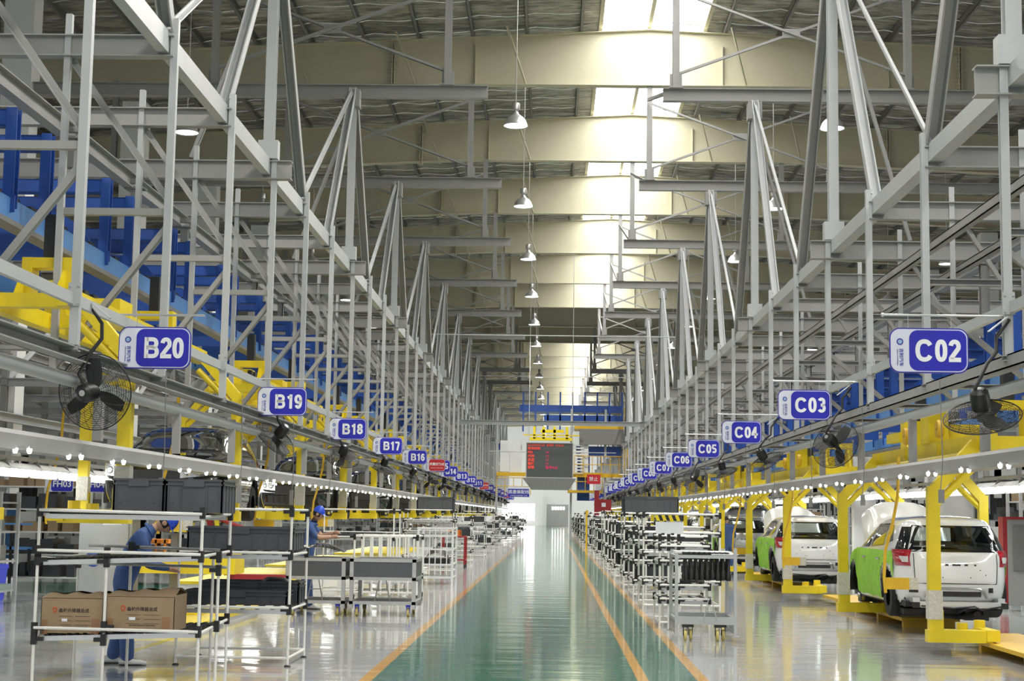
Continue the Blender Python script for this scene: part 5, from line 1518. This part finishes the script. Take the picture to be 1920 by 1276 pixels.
# outer steel frames in the neighbouring bays
for side in (-1, 1):
    sd = 'left' if side < 0 else 'right'
    a = MB()
    for x in (12.2, 14.6):
        a.beam((side*x, 0, 0), (side*x, 0, 7.2), .14, .14, 'H', up=(0,1,0), t=.02)
    pm_ = a.mesh('upright', 'steel')
    a = MB(); a.beam((side*10.4, 0, 7.0), (side*19, 0, 7.0), .16, .24, 'H', t=.02); t1 = a.mesh('tie_beam', 'steel')
    a = MB(); a.beam((side*10.4, 0, 4.4), (side*19, 0, 4.4), .14, .18, 'H', t=.02); t2 = a.mesh('tie_beam', 'steel_l')
    a = MB(); a.beam((side*12.2, .1, 4.5), (side*14.6, .1, 6.9), .09, .09, 'L'); b1 = a.mesh('brace', 'steel_l')
    a = MB(); a.beam((side*14.6, .1, 4.5), (side*18.8, .1, 6.9), .09, .09, 'L'); b2 = a.mesh('brace', 'steel')
    a = MB(); a.beam((side*12.2, 0, 4.4), (side*12.2, 5, 6.9), .09, .09, 'L'); b3 = a.mesh('brace', 'steel_l')
    for k in range(22):
        r = thing('outer_portal', 'grey portal of the neighbouring bay on the %s, %s to the camera' % (sd, near(k+1)), 'steel frame', (0, 24+5*k, 0), 0, 'portals of the neighbouring %s bay' % sd)
        place(pm_, 'upright', r); place(t1, 'tie_beam', r); place(t2, 'tie_beam', r); place(b1, 'brace', r); place(b2, 'brace', r); place(b3, 'brace', r)
    for z, m, nm, x in ((6.2, 'steel_l', 'upper', 12.2), (5.2, 'steel', 'middle', 12.4), (3.6, 'steel_l', 'lower', 12.0)):
        a = MB(); a.beam((side*x, 20, z), (side*x, 134, z), .12, .2, 'C', t=.02)
        tag(a.build('runner_beam', m), '%s runner beam of the neighbouring bay on the %s' % (nm, sd), 'beam')
    a = MB(); a.tube([(side*18.2, 20, 5.9), (side*18.2, 150, 5.9)], .42, 14)
    tag(a.build('ventilation_duct', 'steel_d', smooth=True), 'large dull ventilation duct in the neighbouring bay on the %s' % sd, 'duct')
# blue bin
r = thing('waste_bin', 'bright blue plastic bin on the floor at the left edge', 'bin', (-9.85, 27.2, 0))
a = MB(); a.lathe([(.22, 0), (.235, .02), (.28, .55), (.30, .57), (.30, .62), (.27, .62)], (0,0,0), (0,0,1), 4); a.tf(Matrix.Rotation(PI/4, 4, 'Z') @ Matrix.Diagonal((1.15,1.15,1,1))); a.build('bin_body', 'binblue', r)
a = MB(); a.box(-.24, .24, -.24, .24, .60, .64); a.build('bin_lid', 'binblue', r)
# grey cabinet
r = thing('control_cabinet', 'light grey control cabinet behind the stooping worker', 'cabinet', (-7.6, 24.9, 0))
a = MB(); a.box(0, .85, 0, .5, .04, 1.62); a.build('case', 'steel_l', r); a = MB(); a.box(.08, .80, -.015, 0, .1, 1.56); a.build('cabinet_door', 'steel_l', r)
a = MB(); a.box(.38, .68, -.02, -.015, 1.38, 1.5); a.box(.5, .58, -.02, -.015, .80, .88); a.build('paper_label', 'paper', r)
a = MB(); a.lathe([(.001, 0), (.13, 0)], (.25, -.02, .84), (0,-1,0), 18); a.build('round_sticker', 'blue', r)
# blue panel, roller conveyor, orange crates
a = MB(); a.box(-12.1, -11.4, 33, 33.1, .55, 1.75); tag(a.build('blue_board', 'lblue'), 'tall light blue board standing at the far left', 'board')
r = thing('roller_conveyor', 'long blue floor conveyor with black legs at the far left', 'conveyor', (0, 0, 0))
a = MB(); a.box(-16, -10.6, 31.5, 31.6, .78, .84); a.box(-16, -10.6, 32.3, 32.4, .78, .84); a.box(-16, -10.6, 31.5, 31.55, 1.28, 1.32); a.build('rail', 'lblue', r)
for i in range(14):
    a = MB(); x = -15.6+.38*i; a.box(x, x+.05, 31.5, 31.56, .35 if i % 2 else .0, .8 if i % 3 else 1.28); a.build('leg', 'black', r)
r = thing('orange_crate', 'orange wire crate stacked with parts behind the left rack', 'crate', (-9.9, 34, .0))
a = MB(); a.box(0, 1.5, 0, 1, .9, .98); a.box(0, 1.5, 0, 1, .35, .42)
for i in range(8): a.box(.2*i, .2*i+.04, 0, .04, .35, .98)
a.build('frame', 'orange', r); a = MB(); a.box(.1, 1.3, .1, .8, .42, .85); a.build('contents', 'card', r)
# yellow tugger and red hoist by the worker
r = thing('lift_table', 'yellow topped lift table with red hoist arm beside the stooping worker', 'machine', (-5.6, 22.6, 0))
a = MB(); a.box(-.6, 1.0, 0, .7, .72, 1.0); a.box(-.2, .3, 0, .4, 1.32, 1.46); a.box(-.3, .5, .2, .5, 0, .15); a.build('table_top', 'yellow', r)
a = MB(); a.tube([(.75, .2, .7), (.62, .2, 1.2), (.55, .2, 1.6)], .05, 8); a.tube([(.6,.2,1.55), (1.35,.2,1.3)], .03, 6); a.box(.9, 1.7, .1, .3, .6, .72); a.build('hoist_arm', 'redp', r)
a = MB(); a.tube([(.85, .15, .7), (.72, .15, 1.2), (.66, .15, 1.62)], .035, 8); a.build('hose', 'yellow', r)
a = MB(); a.box(-.15, .3, .02, .4, 1.46, 1.6); a.box(0, .1, .2, .3, .15, 1.3); a.build('tool_tray', 'steel_d', r)
# fire cabinet and column at the right edge
r = thing('fire_cabinet', 'red edged fire hydrant cabinet at the right edge', 'cabinet', (8.55, 29.5, 0))
a = MB(); a.box(0, 1.1, 0, .3, .1, 1.75); a.build('case', 'steel', r); a = MB(); a.box(-.08, 0, 0, .3, .1, 1.75); a.box(0, 1.1, -.01, 0, 1.7, 1.75); a.build('red_edge', 'redp', r)
a = MB(); a.box(.1, .9, -.02, 0, .75, 1.6); a.build('door_panel', 'steel_d', r); a = MB(); a.box(.4, .85, -.03, -.02, 1.45, 1.6); a.build('paper_label', 'paper', r)
for j, ch in enumerate('消火栓'): place(text_mesh(ch, .15, .002, .002, mt='signred'), 'lettering', r, (.5, -.03, 1.36-.17*j))
a = MB(); a.box(8.35, 9.0, 33.5, 33.9, 0, 3.4); tag(a.build('service_column', 'white'), 'white column beside the fire cabinet at the right', 'column')
a = MB(); a.box(8.4, 9.0, 43.5, 43.9, 0, 3.4); tag(a.build('service_column', 'white'), 'white column farther back beyond the right line', 'column')
# far station signs FH03, FH04
for j, (x, t) in enumerate(((-9.6, 'FH03'), (-8.95, 'FH04'))):
    r = thing('bay_sign', 'small blue sign reading %s under the left strip lights' % t, 'sign', (x, 30, 2.1))
    a = MB(); a.prism(rrect(.55, .3, .05), 'y', 0, .02); a.build('board', 'signwhite', r); a = MB(); a.prism(rrect(.42, .28, .05, cx=.06), 'y', -.004, 0); a.build('blue_field', 'signblue', r)
    place(text_mesh(t, .17, .001, .004), 'lettering', r, (.06, -.006, 0))
    a = MB(); a.tube([(0, .01, .15), (0, .01, .45)], .006, 5); a.build('hanger', 'steel', r)

# ------------------------------------------------------------------ people
def person(label, loc, rz, J, cap='cap', skin_arms=False):
    """J: joint dict in local space, figure faces +Y"""
    r = thing('person', label, 'person', loc, rz)
    names = list(J.keys()); idx = {n: i for i, n in enumerate(names)}
    E = [('pelvis','waist'),('waist','chest'),('chest','neck'),('neck','head'),
         ('chest','shL'),('shL','elL'),('elL','wrL'),('chest','shR'),('shR','elR'),('elR','wrR'),
         ('pelvis','hipL'),('hipL','knL'),('knL','anL'),('pelvis','hipR'),('hipR','knR'),('knR','anR')]
    Rr_ = dict(pelvis=(.165,.135), waist=(.17,.14), chest=(.175,.135), neck=(.055,.055), head=(.05,.05), shL=(.075,.075), shR=(.075,.075), elL=(.052,.052), elR=(.052,.052), wrL=(.036,.036), wrR=(.036,.036),
         hipL=(.11,.11), hipR=(.11,.11), knL=(.088,.088), knR=(.088,.088), anL=(.078,.078), anR=(.078,.078))
    me = bpy.data.meshes.new('body'); me.from_pydata([J[n] for n in names], [(idx[a], idx[b]) for a, b in E], [])
    o = bpy.data.objects.new('body', me); COL.objects.link(o)
    sk = o.modifiers.new('s', 'SKIN'); sk.use_smooth_shade = True
    for i, n in enumerate(names):
        v = me.skin_vertices[0].data[i]; v.radius = Rr_[n]; v.use_root = (n == 'pelvis')
    ss = o.modifiers.new('u', 'SUBSURF'); ss.levels = 2; ss.render_levels = 2
    dg = bpy.context.evaluated_depsgraph_get(); em = bpy.data.meshes.new_from_object(o.evaluated_get(dg))
    bpy.data.objects.remove(o)
    vs = [tuple(v.co) for v in em.vertices]; fs = [tuple(p.vertices) for p in em.polygons]
    b = MB(); neck = Vector(J['neck']); head = Vector(J['head']); wr = [Vector(J['wrL']), Vector(J['wrR'])]; el = [Vector(J['elL']), Vector(J['elR'])]
    b.v = vs
    for f in fs:
        c = sum((Vector(vs[i]) for i in f), Vector())/len(f); mi = 0
        if (c-head).length < (c-neck).length+.02 and (c-neck).dot(head-neck) > .03*(head-neck).length: mi = 1
        if skin_arms:
            for w_, e_ in zip(wr, el):
                t = (c-e_).dot(w_-e_)/(w_-e_).length_squared
                if t > .0 and (c-(e_+(w_-e_)*t)).length < .1: mi = 1
        b.f.append(f); b.mi.append(mi)
    # head: egg with face
    fwd = Vector(J['_f']) if '_f' in J else Vector((0,1,0))
    up_ = (head-neck).normalized(); fw = (fwd-up_*fwd.dot(up_)).normalized(); sx = fw.cross(up_)
    hc = head+up_*.075+fw*.015
    def hp(t, p):
        x, y, z = math.sin(t)*math.cos(p), math.sin(t)*math.sin(p), math.cos(t)
        X_, Y_, Z_ = x*.075, y*.092, z*.118
        if z < 0: X_ *= 1+.35*z; Y_ = Y_*(1+.2*z)+.012*(-z)
        if y > .8 and abs(x) < .2 and -.35 < z < .15: Y_ += .02*(1-abs(z+.12)/.27)          # nose
        if y > .6 and .15 < abs(x) < .5 and .0 < z < .22: Y_ -= .007                            # eye sockets
        if y > .7 and abs(x) < .3 and -.55 < z < -.42: Y_ += .006                               # lips
        return hc+sx*X_+fw*Y_+up_*Z_
    o0 = len(b.v); nu, nv = 18, 24
    for i in range(nu+1):
        for j in range(nv): b.v.append(tuple(hp(PI*i/nu, 2*PI*j/nv)))
    for i in range(nu):
        for j in range(nv): b.f.append((o0+i*nv+j, o0+i*nv+(j+1) % nv, o0+(i+1)*nv+(j+1) % nv, o0+(i+1)*nv+j)); b.mi.append(1)
    for s in (-1, 1):
        b.lathe([(.001,.012),(.02,.01),(.028,0),(.02,-.012)], hc+sx*s*.076-up_*.01, sx*s, 10, 1)      # ears
        b.lathe([(.001,.006),(.009,.003),(.011,0)], hc+sx*s*.03+fw*.082+up_*.016, fw, 8, 2)           # eyes
    # hands: palm, four fingers and a thumb
    for hi, (w_, e_) in enumerate(zip(wr, el)):
        dv = (w_-e_).normalized(); side_v = dv.cross(Vector((0,0,1)))
        side_v = side_v.normalized() if side_v.length > .1 else Vector((1,0,0)); nv_ = side_v.cross(dv)
        b.tube([w_-dv*.01, w_+dv*.03, w_+dv*.085], .034, 8, 1, r2=.036)
        for k, L_ in enumerate((.062, .074, .07, .054)):
            s0 = w_+dv*.075+side_v*(.027-.018*k); b.tube([s0, s0+dv*L_*.5-nv_*.008, s0+dv*L_*.8-nv_*.03], .0085, 6, 1, r2=.0065)
        s0 = w_+dv*.03+side_v*.03*(1 if hi == 0 else 1); b.tube([s0, s0+dv*.025+side_v*.025, s0+dv*.055+side_v*.03-nv_*.01], .0105, 6, 1, r2=.008)
    bo = b.build('body', ['workblue', 'skin', 'ink'], r, True)
    # hair
    a = MB()
    def hfn(u, v):
        t = PI*.62*u; p = 2*PI*v; q = hp(t, p); return hc+(q-hc)*1.06
    a.grid(10, 24, hfn, keep=lambda u, v: not (u > .55 and .1 < v < .4)); a.build('hair', 'hair', r, True)
    if cap:
        a = MB()
        a.grid(10, 24, lambda u, v: hc+up_*.012+(hp(PI*.47*u, 2*PI*v)-hc)*1.14)
        a.grid(8, 3, lambda u, v: hc+up_*(.03-.012*v)+(sx*math.cos(.5+2.14*u)*(.08+.01*v)+fw*math.sin(.5+2.14*u)*(.1+.065*v)))
        a.build('cap', 'helmet', r, True)
    # collar, shoes
    a = MB(); a.ring(.075, .02, neck-up_*.01, up_, 16, 6); a.build('collar', 'workblue', r, True)
    for s in ('L', 'R'):
        an = Vector(J['an'+s]); a = MB()
        def sf(u, v, an=an):
            yy = -.09+.29*u; wv = .045*(1-.35*(2*u-1)**2)+.004; ang = 2*PI*v; h = .085 if u < .35 else .085-.04*(u-.35)/.65
            return (an.x+wv*math.cos(ang), an.y+yy, h/2+(h/2)*math.sin(ang))
        a.grid(12, 16, sf); so = a.build('shoe', 'shoe', r, True)
        a = MB(); a.grid(4, 4, lambda u, v, an=an: (an.x-.02+.04*u, an.y+.02+.08*v, .093-.028*v)); a.build('laces', 'black', so)
        a = MB(); a.prism([(an.x-.042, an.y-.08), (an.x+.042, an.y-.08), (an.x+.045, an.y+.12), (an.x+.02, an.y+.195), (an.x-.02, an.y+.195), (an.x-.045, an.y+.12)], 'z', 0, .018); a.build('sole', 'black', so)
    return r
def pose(lean=0.0, arms=None, head_dir=(0,1,0), hs=1.0, step=.1):
    h = 1.0*hs
    pel = (0, 0, .93*h); wa = (0, .02+lean*.25, 1.08*h); ch = (0, .04+lean*.8, 1.33*h-lean*.12)
    nk = (0, .07+lean*1.15, 1.47*h-lean*.25)
    hd = tuple(Vector(nk)+Vector((0, .03+lean*.12, .085)))
    J = dict(pelvis=pel, waist=wa, chest=ch, neck=nk, head=hd, shL=(-.19, ch[1], ch[2]+.06), elL=(-.24, ch[1]+.12, 1.10*h-lean*.1), wrL=(-.13, ch[1]+.36, 1.10*h-lean*.1),
      shR=(.19, ch[1], ch[2]+.06), elR=(.24, ch[1]+.12, 1.10*h-lean*.1), wrR=(.13, ch[1]+.36, 1.10*h-lean*.1),
      hipL=(-.1, 0, .86*h), knL=(-.105, .03-step*.3, .48*h), anL=(-.11, -step, .02), hipR=(.1, 0, .86*h), knR=(.105, .03+step*.3, .48*h), anR=(.12, step, .02))
    if arms: J.update(arms)
    return J
def fix(J):
    J2 = dict(J); f = J2.pop('_f', None)
    return J2, f
_pp = person
def person2(label, loc, rz, J, f=(0,1,0), **k):
    J = dict(J)
    # head direction passed through a closure friendly global
    global _HF; _HF = f
    return _pp(label, loc, rz, J, **k)
# worker bending over the parts behind the front rack (faces right)
J = pose(.17, dict(elL=(-.25,.26,1.06), wrL=(-.12,.46,1.02), elR=(.25,.26,1.06), wrR=(.1,.48,1.02)), step=.09)
J['head'] = (0, J['neck'][1]+.085, J['neck'][2]+.05)
person2('person in blue work clothes and blue cap bending over parts behind the front rack', (-4.58, 16.62, 0), -PI/2+.2, J)
J = pose(.04, dict(elL=(-.22,.22,1.22), wrL=(-.08,.46,1.28), elR=(.22,.22,1.2), wrR=(.1,.46,1.22)), step=.1)
person2('person in blue with a blue helmet reaching right behind the stillages', (-4.2, 26.6, 0), -PI/2, J, skin_arms=True)
J = pose(.12, None, step=.08)
person2('person in blue seen from behind at the left of the silver car', (5.15, 45.6, 0), .1, J, cap='')
J = pose(.16, None, step=.12)
person2('person in blue leaning into the back of the silver car', (6.6, 45.7, 0), .15, J, cap='')
J = pose(.1, None, step=.1)
person2('person in blue standing between the far cars and the right racks', (4.1, 56, 0), -.5, J, cap='')
